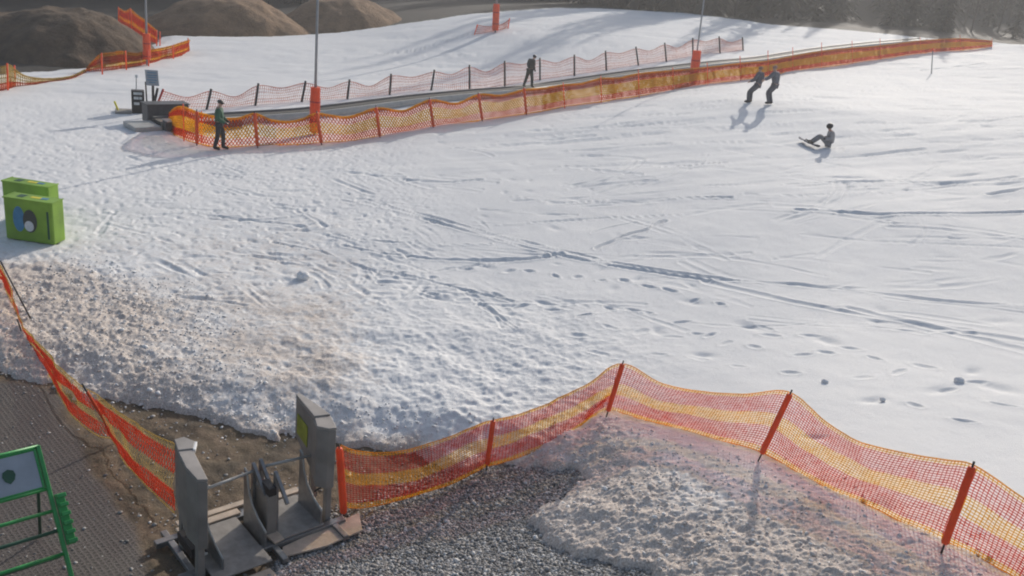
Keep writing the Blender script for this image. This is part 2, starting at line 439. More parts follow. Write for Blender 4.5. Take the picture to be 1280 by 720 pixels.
def pits(x, y, cell, seed, prob, rad_):
    """scattered dents (0..1): one candidate dent per cell"""
    ix = np.floor(x / cell); iy = np.floor(y / cell); out = np.zeros_like(x)
    for dx in (-1, 0, 1):
        for dy in (-1, 0, 1):
            jx = ix + dx; jy = iy + dy
            px_ = (jx + _hash(jx, jy, seed)) * cell; py_ = (jy + _hash(jx, jy, seed + 1)) * cell
            on = _hash(jx, jy, seed + 2) < prob; an = _hash(jx, jy, seed + 3) * 3.14; r = rad_ * (.6 + .8 * _hash(jx, jy, seed + 4))
            c, s = np.cos(an), np.sin(an); ax = (x - px_) * c + (y - py_) * s; ay = -(x - px_) * s + (y - py_) * c
            out = np.maximum(out, on * np.exp(-((ax / r) ** 2 + (ay / (r * .55)) ** 2)))
    return out

def snow_height(x, y, z0, sd_s, sd_c):
    r = np.hypot(x, y); az = np.degrees(np.arctan2(x, y))
    dirty = sstep(.5, -2.4, sd_c + .9 * fbm(x * .5, y * .5, 4, 33))
    edge = sd_s + .22 * fbm(x * 1.3, y * 1.3, 3, 40) + .12 * fbm(x * 4, y * 4, 3, 41)
    t = sstep(-.05, .9, edge) * .13 + sstep(-.06, .10, edge) * .07 - sstep(.10, -.25, edge) * .16
    h = t + .06 * fbm(x * .16, y * .16, 3, 11) * sstep(8, 25, r)
    h += .09 * sstep(0, 1.3, edge) * np.exp(-np.maximum(edge - 1.3, 0) / 2.2) * sstep(22, 17, r) * sstep(8, 1, az)
    nearbank = sstep(21, 14.5, r) * (1 - dirty) * sstep(16, 0, az)
    churn = sstep(-2, -11, az + 4 * fbm(x * .1, y * .1, 2, 31)) * sstep(15, 19, r) * sstep(48, 30, r)
    groomed = 1 - np.clip(nearbank + churn + dirty, 0, 1)
    h += nearbank * (.085 * fbm(x * 1.1, y * 1.1, 5, 12, .52) + .032 * fbm(x * 7, y * 7, 3, 13))
    h += churn * (.035 * fbm(x * 2.2, y * 2.2, 5, 14, .65) - .05 * pits(x, y, .32, 60, .6, .09) - .05 * pits(x, y, .26, 65, .45, .06) - .045 * pits(x, y, .9, 70, .45, .17) + .03 * pits(x, y, .5, 75, .4, .08)) * .55
    lump = fbm(x * 4.2, y * 4.2, 4, 15, .65)
    h += dirty * (.055 * lump + .05 * np.abs(fbm(x * 9, y * 9, 3, 16)) - .03 * pits(x, y, .3, 80, .6, .08))
    # groomed slope: soft waves, skid ridges across the fall line, thin scratches
    u = x * .93 + y * .37; v = -x * .37 + y * .93
    h += groomed * (.015 * fbm(x * 1.2, y * 1.2, 4, 17) + .05 * fbm(u * .12, v * .8, 4, 18, .6) * sstep(24, 34, r))
    ridge = fbm(u * .35, v * 2.2, 3, 19)
    h -= groomed * .05 * sstep(.34, .6, ridge) * sstep(26, 36, r)
    h -= groomed * .045 * pits(x, y, 1.3, 90, .30, .22) * sstep(23, 18, r)
    h -= groomed * .03 * pits(x, y, .9, 95, .25, .15) * sstep(-14, -4, -np.abs(az + 2)) * sstep(18, 22, r)
    rs = random.Random(11); allt = [(np.array([ground(*p)[:2] for p in pts]), hw, dep + 1) for pts, hw, dep in TRACKS]
    def scratch(az_a, az_b, r_a, r_b, n, ang_m, ang_s, La, Lb, dep, hwk=1.0):
        for _ in range(n):
            a = rad(rs.uniform(az_a, az_b)); r0 = rs.uniform(r_a, r_b); c0 = np.array([r0 * math.sin(a), r0 * math.cos(a)])
            an = ang_m + rs.gauss(0, ang_s); L = rs.uniform(La, Lb); bend = rs.uniform(-.8, .8)
            W = [c0]
            for i in range(5):
                an += bend / 5; W.append(W[-1] + np.array([math.cos(an), math.sin(an)]) * L / 5)
            allt.append((np.array(W), (.035 + .0022 * r0) * rs.uniform(.7, 1.3) * hwk, dep * rs.uniform(.5, 1.3)))
            if rs.random() < .45:
                o = np.array([-math.sin(an), math.cos(an)]) * rs.uniform(.18, .4); allt.append((np.array(W) + o, (.035 + .002 * r0) * hwk, dep * rs.uniform(.4, 1.0)))
    scratch(-3, 30, 24, 48, 85, .25, .3, 1.5, 8, .045)
    scratch(-28, -4, 18, 36, 90, -.4, .6, .5, 2.6, .045)
    scratch(-2, 30, 17, 27, 30, -.15, .4, .8, 5, .025)
    scratch(-14, 6, 18, 26, 16, -.5, .35, 1, 4, .03)
    for W, hw, dep in allt:
        hw0 = hw; named = dep > .9; dep = dep - 1 if named else dep * .7
        lo = W.min(0) - 1; hi = W.max(0) + 1
        sel = np.where((x > lo[0]) & (x < hi[0]) & (y > lo[1]) & (y < hi[1]))[0]
        if not len(sel): continue
        xs, ys = x[sel], y[sel]; d = np.full(len(sel), 9.)
        wob = .10 * fbm(xs * .9, ys * .9, 3, 23)
        for a, b in zip(W[:-1], W[1:]):
            e = b - a; tt = np.clip(((xs - a[0]) * e[0] + (ys - a[1]) * e[1]) / (e @ e + 1e-9), 0, 1)
            d = np.minimum(d, np.hypot(xs - a[0] - tt * e[0], ys - a[1] - tt * e[1]))
        d = np.abs(d + wob)
        br = np.clip(2.2 * noise(xs * 1.3, ys * 1.3, 29) - .25, 0, 1.35)
        if named: br = .85 + .5 * noise(xs * 1.3, ys * 1.3, 29)
        dep_ = dep * (.75 if named else .6); hw = hw * .75 if hw == hw0 else hw
        h[sel] += br * (-dep_ * np.exp(-(d / hw) ** 4) + dep_ * .45 * np.exp(-((d - hw * 1.9) / (hw * .7)) ** 2))
    rs = random.Random(5)
    for i_, p in enumerate(STEPS):
        g = ground(*p); an = rs.uniform(-1.0, .8); c, s = math.cos(an), math.sin(an); kx = rs.uniform(.75, 1.3); ky = rs.uniform(.7, 1.3); kd = rs.uniform(.75, 1.15) if i_ < 26 else rs.uniform(.3, .7)
        sel = np.where((np.abs(x - g[0]) < .7) & (np.abs(y - g[1]) < .7))[0]
        ax = (x[sel] - g[0]) * c + (y[sel] - g[1]) * s; ay = -(x[sel] - g[0]) * s + (y[sel] - g[1]) * c
        q = (ax / .14 / kx) ** 2 + (ay / .065 / ky) ** 2 + .5 * fbm(x[sel] * 9, y[sel] * 9, 2, 44)
        q = np.maximum(q, 0); h[sel] += kd * (-.042 * np.exp(-q ** 1.5) + .014 * np.exp(-((np.sqrt(q) - 1.5) / .4) ** 2))
    return h, edge, dirty

def polar(az0, az1, naz, rr):
    fine = np.linspace(rad(-36), rad(36), naz)
    a = np.concatenate([np.linspace(rad(az0), rad(-36), 60)[:-1], fine, np.linspace(rad(36), rad(az1), 60)[1:]])
    A, R = np.meshgrid(a, rr)
    n, m = R.shape
    idx = np.arange(n * m).reshape(n, m)
    q = np.stack([idx[:-1, :-1], idx[:-1, 1:], idx[1:, 1:], idx[1:, :-1]], -1).reshape(-1, 4)
    return (R * np.sin(A)).ravel(), (R * np.cos(A)).ravel(), q

def make_snow():
    dep = np.linspace(rad(47), rad(6.2), 800)
    rr = CAM_H / np.tan(dep)
    rr = np.concatenate([rr, np.geomspace(rr[-1] * 1.004, 135, 170)])
    x, y, q = polar(-66, 72, 980, rr)
    z0 = base_z(x, y)
    sd_s = poly_sd(x, y, SNOW_POLY); sd_c = poly_sd(x, y, CLEAN_POLY)
    h, edge, dirty = snow_height(x, y, z0, sd_s, sd_c)
    keep = edge > -.35
    q = q[keep[q].any(1)]
    used = np.zeros(len(x), bool); used[q.ravel()] = True
    remap = np.cumsum(used) - 1
    V = np.c_[x, y, z0 + h][used]
    me = fast_mesh('snow', V, remap[q])
    r = np.hypot(x, y)
    dn = .5 + .5 * fbm(x * .7, y * .7, 4, 50)
    dirt = np.clip(dirty * (.55 + .65 * dn), 0, 1)
    dirt = np.maximum(dirt, sstep(.5, .0, sd_s) * .8 * (r < 30))
    # a light grey-brown film where people queue between the crates and the gate
    film = sstep(-6, -15, np.degrees(np.arctan2(x, y))) * sstep(19, 15, r) * .4 + sstep(-4, -14, np.degrees(np.arctan2(x, y))) * sstep(30, 17, r) * .45
    dirt = np.maximum(dirt, film * (.4 + .8 * dn))
    attr(me, 'dirt', dirt[used])
    o = link('snow', me, M['snow'], smooth=True); tag(o, 'trampled white spring snow covering the slope', kind='structure')
    return o
make_snow()

def make_ground():
    dep = np.linspace(rad(52), rad(14), 420)
    rr = np.concatenate([[.5, 2., 4.], CAM_H / np.tan(dep)]); rr = np.concatenate([rr, np.geomspace(rr[-1] * 1.02, 420, 150)])
    x, y, q = polar(-175, 175, 560, rr)
    z = base_z(x, y); r = np.hypot(x, y)
    sd_g = poly_sd(x, y, GRAVEL_POLY); sd_m = poly_sd(x, y, MAT_POLY); sd_s = poly_sd(x, y, SNOW_POLY)
    nz = .25 * fbm(x * 1.5, y * 1.5, 3, 61)
    g = sstep(-.15, .25, sd_g + nz); m = sstep(-.06, .12, sd_m + nz * .5)
    h = .045 * fbm(x * .9, y * .9, 4, 62) + (1 - m) * .03 * fbm(x * 5, y * 5, 3, 63) + g * .02 * fbm(x * 14, y * 14, 2, 64)
    h = h * (r < 60) * (1 - .9 * m)
    inside = sstep(.3, .9, sd_s)
    h = h - .12 * inside
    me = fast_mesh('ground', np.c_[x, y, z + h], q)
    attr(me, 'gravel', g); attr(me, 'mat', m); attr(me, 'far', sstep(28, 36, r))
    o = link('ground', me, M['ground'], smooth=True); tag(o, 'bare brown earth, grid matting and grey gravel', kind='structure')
    return sd_g
make_ground()

def gz(x, y):
    return float(base_z(np.array([x]), np.array([y]))[0])

def make_stones():
    n = 90000
    lo = GRAVEL_POLY.min(0); hi = GRAVEL_POLY.max(0)
    x = RNG.uniform(max(lo[0], -4.2), min(hi[0], 4.5), n); y = RNG.uniform(6.6, min(hi[1], 13.2), n)
    sd = poly_sd(x, y, GRAVEL_POLY); ss = poly_sd(x, y, SNOW_POLY)
    k = (sd + .3 * fbm(x * 1.5, y * 1.5, 3, 61) > RNG.uniform(-.5, .1, n)) & (ss < .05)
    x, y = x[k], y[k]; n = len(x); z = base_z(x, y)
    h = .045 * fbm(x * .9, y * .9, 4, 62)
    V0 = np.array([(0, 0, 1), (1, 0, 0), (0, 1, 0), (-1, 0, 0), (0, -1, 0), (.55, .55, .6), (-.6, .5, .55), (-.5, -.55, .6), (.55, -.5, .55), (0, 0, -1)], float)
    T = np.array([(0, 5, 6), (0, 6, 7), (0, 7, 8), (0, 8, 5), (5, 1, 2), (5, 2, 6), (6, 2, 3), (6, 3, 7), (7, 3, 4), (7, 4, 8), (8, 4, 1), (8, 1, 5), (9, 2, 1), (9, 3, 2), (9, 4, 3), (9, 1, 4)])
    s = RNG.gamma(5, .0026, n)[:, None] * RNG.uniform(.55, 1.2, (n, 3)) + .004
    a = RNG.uniform(0, 6.28, n); V = V0[None] * (1 + RNG.uniform(-.22, .22, (n, 10, 1))) * s[:, None]
    Vx = V[..., 0] * np.cos(a)[:, None] - V[..., 1] * np.sin(a)[:, None]; Vy = V[..., 0] * np.sin(a)[:, None] + V[..., 1] * np.cos(a)[:, None]
    P = np.stack([Vx + x[:, None], Vy + y[:, None], V[..., 2] * .8 + (z + h + s[:, 2] * .35)[:, None]], -1).reshape(-1, 3)
    Tt = (T[None] + (np.arange(n) * 10)[:, None, None]).reshape(-1, 3)
    me = fast_mesh('gravel', P, None, Tt)
    attr(me, 'tone', np.repeat(np.clip(RNG.beta(1.7, 2.2, n), 0, 1), 10))
    me2 = None
    tag(link('gravel', me, M['stone']), 'loose grey gravel stones beside the turnstile', kind='stuff')
make_stones()

V0S = np.array([(0, 0, 1), (1, 0, 0), (0, 1, 0), (-1, 0, 0), (0, -1, 0), (.55, .55, .6), (-.6, .5, .55), (-.5, -.55, .6), (.55, -.5, .55), (0, 0, -1)], float)
T0S = np.array([(0, 5, 6), (0, 6, 7), (0, 7, 8), (0, 8, 5), (5, 1, 2), (5, 2, 6), (6, 2, 3), (6, 3, 7), (7, 3, 4), (7, 4, 8), (8, 4, 1), (8, 1, 5), (9, 2, 1), (9, 3, 2), (9, 4, 3), (9, 1, 4)])
def lumps(x, y, z, s, flat=.8, sink=.3):
    n = len(x); s = s[:, None] * RNG.uniform(.6, 1.25, (n, 3)); a = RNG.uniform(0, 6.28, n)
    V = V0S[None] * (1 + RNG.uniform(-.28, .28, (n, 10, 1))) * s[:, None]
    Vx = V[..., 0] * np.cos(a)[:, None] - V[..., 1] * np.sin(a)[:, None]; Vy = V[..., 0] * np.sin(a)[:, None] + V[..., 1] * np.cos(a)[:, None]
    P = np.stack([Vx + x[:, None], Vy + y[:, None], V[..., 2] * flat + (z + s[:, 2] * sink)[:, None]], -1).reshape(-1, 3)
    return P, (T0S[None] + (np.arange(n) * 10)[:, None, None]).reshape(-1, 3)

def make_clods():
    # loose icy clods on the dirty snow and spilling over its edge
    n = 60000
    x = RNG.uniform(-10, 7, n); y = RNG.uniform(6.5, 21, n)
    ss = poly_sd(x, y, SNOW_POLY); sc = poly_sd(x, y, CLEAN_POLY)
    pr = np.where(ss > 0, np.clip(np.maximum(sstep(.3, -1.5, sc) * .75, sstep(1.3, .1, ss)), 0, 1), .5 * np.exp(ss / .12)) * (.25 + .9 * noise(x * 1.7, y * 1.7, 77))
    k = (RNG.uniform(0, 1, n) < pr) & (ss > -.7); x, y, ss, sc = x[k], y[k], ss[k], sc[k]
    z0 = base_z(x, y); h, edge, dirty = snow_height(x, y, z0, ss, sc)
    z = z0 + np.maximum(h, .0)
    P, T = lumps(x, y, z, RNG.gamma(2.6, .0050, len(x)) + .004, .7, .1)
    me = fast_mesh('snow_clods', P, None, T); attr(me, 'dirt', np.repeat(RNG.uniform(.1, .75, len(x)) * np.clip(dirty * 1.2 + .15, 0, 1), 10))
    tag(link('snow_clods', me, M['snow']), 'loose icy clods along the dirty edge of the snow', kind='stuff')
    # pebbles trodden into the bare earth
    n = 5200; x = RNG.uniform(-9, 0, n); y = RNG.uniform(7, 17, n); ss = poly_sd(x, y, SNOW_POLY); sg = poly_sd(x, y, GRAVEL_POLY); sm = poly_sd(x, y, MAT_POLY)
    k = (ss < -.1) & (sg < .2) & (RNG.uniform(0, 1, n) < np.where(sm > 0, .3, .8)); x, y = x[k], y[k]
    z = base_z(x, y) + .045 * fbm(x * .9, y * .9, 4, 62) * np.where(sm[k] > 0, .1, 1)
    P, T = lumps(x, y, z, RNG.gamma(3, .0042, len(x)) + .003, .6, .1)
    me = fast_mesh('pebbles', P, None, T); attr(me, 'tone', np.repeat(RNG.beta(2, 1.8, len(x)), 10))
    tag(link('pebbles', me, M['stone']), 'small pebbles trodden into the bare brown earth', kind='stuff')
make_clods()

def make_mound(name, label, cxy, L, W, Hh, rot, m, seed, tilt=0):
    n = 90
    g = np.linspace(-1.5, 1.5, n); a, b = np.meshgrid(g, g)
    c, s = math.cos(rot), math.sin(rot)
    x = cxy[0] + a * L * c - b * W * s; y = cxy[1] + a * L * s + b * W * c
    rr = np.hypot(a, b) * (1 + .16 * fbm(a * 1.3 + seed, b * 1.3, 3, seed))
    z = base_z(x, y) + Hh * np.clip(1.02 * np.cos(np.clip(rr, 0, 1.25) * 1.5) ** 1 * (1 - .18 * np.exp(-(rr / .25) ** 2)), -.1, 1) ** 1.0 * (1 + tilt * a) - .12 + .30 * fbm(x * .7, y * .7, 6, seed, .62) * sstep(1.2, .8, rr)
    z = np.where(rr > 1.12, base_z(x, y) - .5, z)
    idx = np.arange(n * n).reshape(n, n)
    q = np.stack([idx[:-1, :-1], idx[:-1, 1:], idx[1:, 1:], idx[1:, :-1]], -1).reshape(-1, 4)
    me = fast_mesh(name, np.c_[x.ravel(), y.ravel(), z.ravel()], q)
    tag(link(name, me, m, smooth=True), label, kind='structure')
def mound_at(px, py, *a, **k): 
    g = ground(px, py); return make_mound('earth_mound', a[0], g[:2], *a[1:], **k)
mound_at(88, 66, 'steep dark earth mound behind the left nets', 5.2, 5.0, 2.7, -.45, M['mound_dark'], 101)
mound_at(20, 60, 'low brown earth bank at the left edge', 5.5, 5.0, 2.1, .1, M['mound_dark'], 104)
mound_at(285, 37, 'rounded brown earth mound beyond the snow', 5.4, 6.5, 2.7, -.3, M['mound'], 102)
mound_at(420, 30, 'low brown earth mound right of the rounded one', 4.8, 6.0, 2.3, -.2, M['mound'], 103)

def make_forest():
    Vs, Ts, mat_id, base = [], [], [], 0
    rg = np.random.default_rng(21)
    def put(V, T, mi):
        nonlocal base
        Vs.append(V); Ts.append(T + base); mat_id.append(np.full(len(T), mi)); base += len(V)
    def trunk(p, h, r, lean=(0, 0)):
        a = np.arange(6) / 6 * 6.283
        ring = np.c_[np.cos(a), np.sin(a), np.zeros(6)]
        V = np.concatenate([ring * r + p, ring * r * .55 + p + (lean[0] * .5, lean[1] * .5, h * .5), ring * .02 + p + (lean[0], lean[1], h)])
        T = []
        for k in range(2):
            for i in range(6):
                j = (i + 1) % 6; T += [(k * 6 + i, k * 6 + j, k * 6 + 6 + j), (k * 6 + i, k * 6 + 6 + j, k * 6 + 6 + i)]
        put(V, np.array(T), 0)
    def conifer(p, h):
        trunk(p, h, h * .014 + .05)
        nb = int(min(h, 15) * 26); t = rg.uniform(.06, .99, nb)
        L = (1 - t) ** .8 * min(h, 15) * .19 * rg.uniform(.5, 1.15, nb) + .15; an = rg.uniform(0, 6.283, nb)
        for seg in range(3):
            f0, f1 = seg / 3, (seg + 1) / 3 + .08
            d = np.c_[np.cos(an), np.sin(an)]; s = np.c_[-np.sin(an), np.cos(an)]
            wd = L * (.17 - .04 * seg) * rg.uniform(.6, 1.2, nb)
            z = t * h
            def pt(f, side): 
                return np.c_[p[0] + d[:, 0] * L * f + s[:, 0] * side, p[1] + d[:, 1] * L * f + s[:, 1] * side, p[2] + z - L * (.15 * f + .35 * f * f) + rg.uniform(-.1, .1, nb)]
            V = np.stack([pt(f0, 0 * wd), pt((f0 + f1) / 2, wd), pt(f1, 0 * wd), pt((f0 + f1) / 2, -wd)], 1).reshape(-1, 3)
            i = np.arange(nb) * 4
            put(V, np.concatenate([np.c_[i, i + 1, i + 2], np.c_[i, i + 2, i + 3]]), 1)
    def bare(p, h):
        lean = rg.uniform(-.8, .8, 2); trunk(p, h, .13, lean)
        for k in range(34):
            f = rg.uniform(.25, .97); a = rg.uniform(0, 6.28); L = (1.1 - f) * h * .38
            q0 = p + np.array([lean[0] * f, lean[1] * f, h * f]); dv = np.array([math.cos(a), math.sin(a), rg.uniform(.5, 1.3)]) * L
            sd_ = np.array([-math.sin(a), math.cos(a), 0]) * .03
            put(np.array([q0 + sd_, q0 - sd_, q0 + dv, q0 + (0, 0, .06)]), np.array([(0, 1, 2), (0, 2, 3)]), 0)
    pts = []
    tries = 0
    while len(pts) < 800 and tries < 40000:
        tries += 1
        az = rg.uniform(-46, 46); r = rg.uniform(80, 215)
        rmin = 88 if az < -13 else (110 if az < 2 else (104 if az < 16 else 118))
        if r < rmin: continue
        if rg.uniform() > 1.1 - (r - rmin) / 150: continue
        x, y = r * math.sin(rad(az)), r * math.cos(rad(az))
        if any((x - a) ** 2 + (y - b) ** 2 < 3.2 ** 2 for a, b in pts): continue
        pts.append((x, y))
    for _ in range(30):                     # the tall stand whose shade falls on the upper slope
        az, r = rg.uniform(3, 15.5), rg.uniform(104, 116); q = (r * math.sin(rad(az)), r * math.cos(rad(az)))
        if all((q[0] - a) ** 2 + (q[1] - b) ** 2 > 1.7 ** 2 for a, b in pts): pts.append(q)
    for x, y in pts:
        p = np.array([x, y, gz(x, y) - .2])
        low = .6 if x / y > .42 and math.hypot(x, y) < 150 else (1.45 if 4 < math.degrees(math.atan2(x, y)) < 15 and math.hypot(x, y) < 118 else 1)
        if rg.uniform() < .8: conifer(p, rg.uniform(9, 17) * low)
        else: bare(p, rg.uniform(8, 14))
    me = fast_mesh('forest', np.concatenate(Vs), None, np.concatenate(Ts))
    ids = np.concatenate(mat_id).astype(np.int32)
    o = link('forest', me, [M['bark'], M['needles']])
    if len(me.polygons) == len(ids): me.polygons.foreach_set('material_index', ids)
    tag(o, 'dark mixed forest on the hillside behind the slope', 'forest', kind='stuff')
make_forest()

# ------------------------------------------------------------------ nets
def resample(P, step):
    P = np.array(P); 
    # Catmull-Rom through the stations, then equal steps
    Q = np.concatenate([[2 * P[0] - P[1]], P, [2 * P[-1] - P[-2]]])
    out = []
    for i in range(len(P) - 1):
        p0, p1, p2, p3 = Q[i:i + 4]
        for t in np.linspace(0, 1, 24, endpoint=False):
            out.append(.5 * (2 * p1 + (p2 - p0) * t + (2 * p0 - 5 * p1 + 4 * p2 - p3) * t * t + (3 * p1 - p0 - 3 * p2 + p3) * t ** 3))
    out.append(P[-1]); return np.array(out)

def even(T, B, n):
    mid = (T + B) / 2; L = np.r_[0, np.cumsum(np.linalg.norm(np.diff(mid, axis=0), axis=1))]
    s = np.linspace(0, L[-1], n)
    f = lambda A: np.stack([np.interp(s, L, A[:, k]) for k in range(3)], -1)
    return f(T), f(B), L[-1]

def ribbons(lines, r, up=None):
    """three-sided strands along many polylines of equal length: lines (k, n, 3), r (k, n)"""
    k, n, _ = lines.shape
    t = np.gradient(lines, axis=1); t /= np.linalg.norm(t, axis=2, keepdims=True) + 1e-9
    ref = np.where(np.abs(t[..., 2:3]) < .8, np.array([0, 0, 1.]), np.array([1., .3, 0]))
    u = np.cross(t, ref); u /= np.linalg.norm(u, axis=2, keepdims=True) + 1e-9; w_ = np.cross(u, t)
    V = np.stack([lines + r[..., None] * (math.cos(a) * u + math.sin(a) * w_) for a in (0.5, 2.6, 4.7)], 2).reshape(-1, 3)
    i = np.arange(k)[:, None, None] * n * 3 + np.arange(n - 1)[None, :, None] * 3
    a = np.arange(3)[None, None]; b = (a + 1) % 3
    q = np.stack([i + a, i + b, i + b + 3, i + a + 3], -1)
    return V, q           # q (k, n-1, 3, 4)

def make_net(parent, stations, cell, bands, mats, thick, ripple=.03, seed=1, rope=.010, rope_mat=None, diamond=False):
    """stations: (top point, bottom point); bands: (upper share, material index, strand thickness factor, use every nth upright strand)"""
    T = resample([s[0] for s in stations], .05); B = resample([s[1] for s in stations], .05)
    mid = (T + B) / 2; L = np.linalg.norm(np.diff(mid, axis=0), axis=1).sum()
    cell, celly = cell if isinstance(cell, tuple) else (cell, cell)
    n = max(8, int(L / cell)); T, B, L = even(T, B, n)
    Hm = np.median(np.linalg.norm(T - B, axis=1)); m = max(5, int(Hm / celly))
    f = np.linspace(0, 1, m)
    G = T[None] * (1 - f)[:, None, None] + B[None] * f[:, None, None]           # (m, n, 3)
    tang = np.gradient(mid if len(mid) == n else (T + B) / 2, axis=0); nrm = np.c_[-tang[:, 1], tang[:, 0], 0 * tang[:, 0]]; nrm /= np.linalg.norm(nrm, axis=1, keepdims=True) + 1e-9
    sl = np.linspace(0, L, n)
    bulge = ripple * (np.sin(f * 3.14)[:, None] * 2 * fbm(sl[None] * .9 + 0 * f[:, None], f[:, None] * 1.2 + seed, 3, seed) + .5 * fbm(sl[None] * 3 + 0 * f[:, None], f[:, None] * 2.5 + seed, 2, seed + 3))
    G = G + nrm[None] * bulge[..., None]
    G[..., 2] += .3 * bulge * np.sin(f * 3.14)[:, None]
    if diamond:                                   # knotless netting: every row zigzags from knot to knot
        sgn = np.where((np.arange(m)[:, None] + np.arange(n)[None]) % 2 == 0, .5, -.5); sgn[0] = sgn[-1] = 0
        G = G + np.gradient(G, axis=0) * sgn[..., None]
    edges = np.array([b[0] for b in bands]); bi = np.minimum(np.searchsorted(edges, f, side='left'), len(bands) - 1)
    mi_row = np.array([bands[i][1] for i in bi]); th = np.array([bands[i][2] for i in bi]); ev = np.array([bands[i][3] for i in bi])
    R = thick * th
    jit = RNG.uniform(.75, 1.25, (m, n))
    V1, q1 = ribbons(G, R[:, None] * jit)
    m1 = np.repeat(mi_row, (n - 1) * 3)
    Gc = G.transpose(1, 0, 2); V2, q2 = ribbons(Gc, (R[:, None] * jit).T * .9)
    cols = np.arange(n)[:, None]; seg_ev = np.maximum(ev[:-1], ev[1:])[None]
    on = (cols % seg_ev) == 0                                       # (n, m-1)
    if diamond: on = on & (cols % 9 == 0) & (np.arange(m - 1)[None] >= 0) & False | ((np.arange(m - 1)[None] < 1) & on)
    q2f = q2[on].reshape(-1, 4) + len(V1)
    m2 = np.broadcast_to(mi_row[:-1][None], (n, m - 1))[on].repeat(3)
    me = fast_mesh('net', np.concatenate([V1, V2]), np.concatenate([q1.reshape(-1, 4), q2f]))
    o = link('net', me, mats, parent)
    ids = np.concatenate([m1, m2]).astype(np.int32)
    if len(ids) == len(me.polygons): me.polygons.foreach_set('material_index', ids)
    if rope:
        for row in (G[0], G[-1]):
            mb = MB(); mb.tube(list(row[::2]) + ([row[-1]] if n % 2 == 0 else []), rope, 5); mb.build('edge_rope', rope_mat or mats[1], o, smooth=True)
    return o

SN = .20        # depth of the snow over the terrain
def st(top, bot, dz=SN):
    """a net station: top pixel, bottom pixel"""
    B = ground(*bot, dz); return above(B, *top), B

def make_post(parent, top, base, r, rm, sleeve=None, sr=.045, s0=.12, s1=.95):
    mb = MB(); tip = base + (top - base) * 1.03
    mb.tube([base - (top - base) * .12, tip], r, 8); p = mb.build('post', rm, parent, smooth=True)
    if sleeve:
        mb = MB(); a, b = base + (top - base) * s0, base + (top - base) * s1
        mb.tube([a, a * .98 + b * .02, a * .02 + b * .98, b], [sr * .8, sr, sr, sr * .8], 10); mb.build('sleeve', sleeve, p, smooth=True)
    return p

RED_YEL = [(.05, 1, 1.5, 1), (.36, 0, 1.3, 1), (.62, 1, 1.5, 1), (.93, 0, 1.4, 1), (1.0, 1, 1.6, 1)]
RED_PALE = [(.13, 1, .8, 2), (.44, 0, 1.45, 1), (.66, 1, .8, 2), (.95, 0, 1.45, 1), (1.0, 1, 1.0, 1)]

# the long net from the gate to the right edge of the photograph
RIGHT_ST = [((426, 556), (430, 634)), ((445, 564), (447, 636)), ((480, 566), (480, 630)), ((520, 560), (520, 619)), ((560, 546), (560, 606)), ((600, 530), (595, 590)),
            ((618, 525), (609, 583)), ((650, 518), (645, 573)), ((692, 501), (688, 555)), ((735, 480), (728, 531)), ((777, 455), (759, 513)),
            ((830, 480), (805, 525)), ((882, 490), (850, 536)), ((930, 493), (900, 550)), ((986, 490), (952, 565)), ((1030, 526), (998, 591)), ((1075, 552), (1045, 615)),
            ((1130, 566), (1095, 636)), ((1180, 575), (1140, 658)), ((1216, 581), (1181, 676)), ((1262, 611), (1225, 698)), ((1315, 645), (1272, 724)), ((1375, 690), (1332, 768))]
def right_fence():
    S = [st(*a, .06 if i < 7 else (.13 if i < 9 else SN)) for i, a in enumerate(RIGHT_ST)]
    e = empty('net_fence', S[0][1], 'orange and yellow netting on leaning posts from the turnstile to the right edge', 'safety net')
    make_net(e, S, (.050, .027), RED_YEL, [M['net_red'], M['net_yellow']], .0047, .045, 3, .009, M['net_yellow'])
    for i, (tp, bp) in enumerate([((424, 556), (430, 644)), ((617, 523), (608, 586)), ((779, 452), (758, 520)), ((989, 489), (948, 575)), ((1217, 579), (1177, 690)), ((1378, 688), (1328, 790))]):
        b = ground(*bp, .04 if i < 2 else SN); t = above(b, *tp)
        t = t - .03 * (b / np.linalg.norm(b)) * np.array([1, 1, 0]); b = b - .04 * (b / np.linalg.norm(b)) * np.array([1, 1, 0])
        make_post(e, t, b, .012, M['dark'], M['orange'], .042 if i else .05, .06 if i == 0 else .12, .97)
right_fence()

LEFT_ST = [((219, 556), (218, 641)), ((190, 541), (196, 618)), ((160, 524), (171, 596)), ((135, 506), (152, 571)), ((121, 494), (140, 549)), ((105, 484), (125, 545)), ((88, 470), (103, 531)),
           ((72, 456), (84, 510)), ((54, 436), (68, 482)), ((37, 417), (50, 450)), ((25, 402), (33, 428)), ((18, 378), (27, 408)), ((9, 350), (20, 388)), ((-2, 325), (8, 366)), ((-14, 300), (-4, 340))]
def left_fence():
    S = [st(*a, .08) for a in LEFT_ST]
    e = empty('net_fence', S[0][1], 'sagging red net with pale mesh bands running left from the turnstile', 'safety net')
    make_net(e, S, (.03, .05), RED_PALE, [M['net_rust'], M['net_pale']], .0066, .06, 8, .010, M['net_pale'], diamond=True)
    for tp, bp in [((104, 482), (147, 553)), ((22, 400), (33, 432)), ((2, 329), (46, 413))]:
        b = ground(*bp); make_post(e, above(b, *tp), b, .014, M['dark'], M['orange'] if bp[0] == 147 else None, .022, .1, .9)
left_fence()

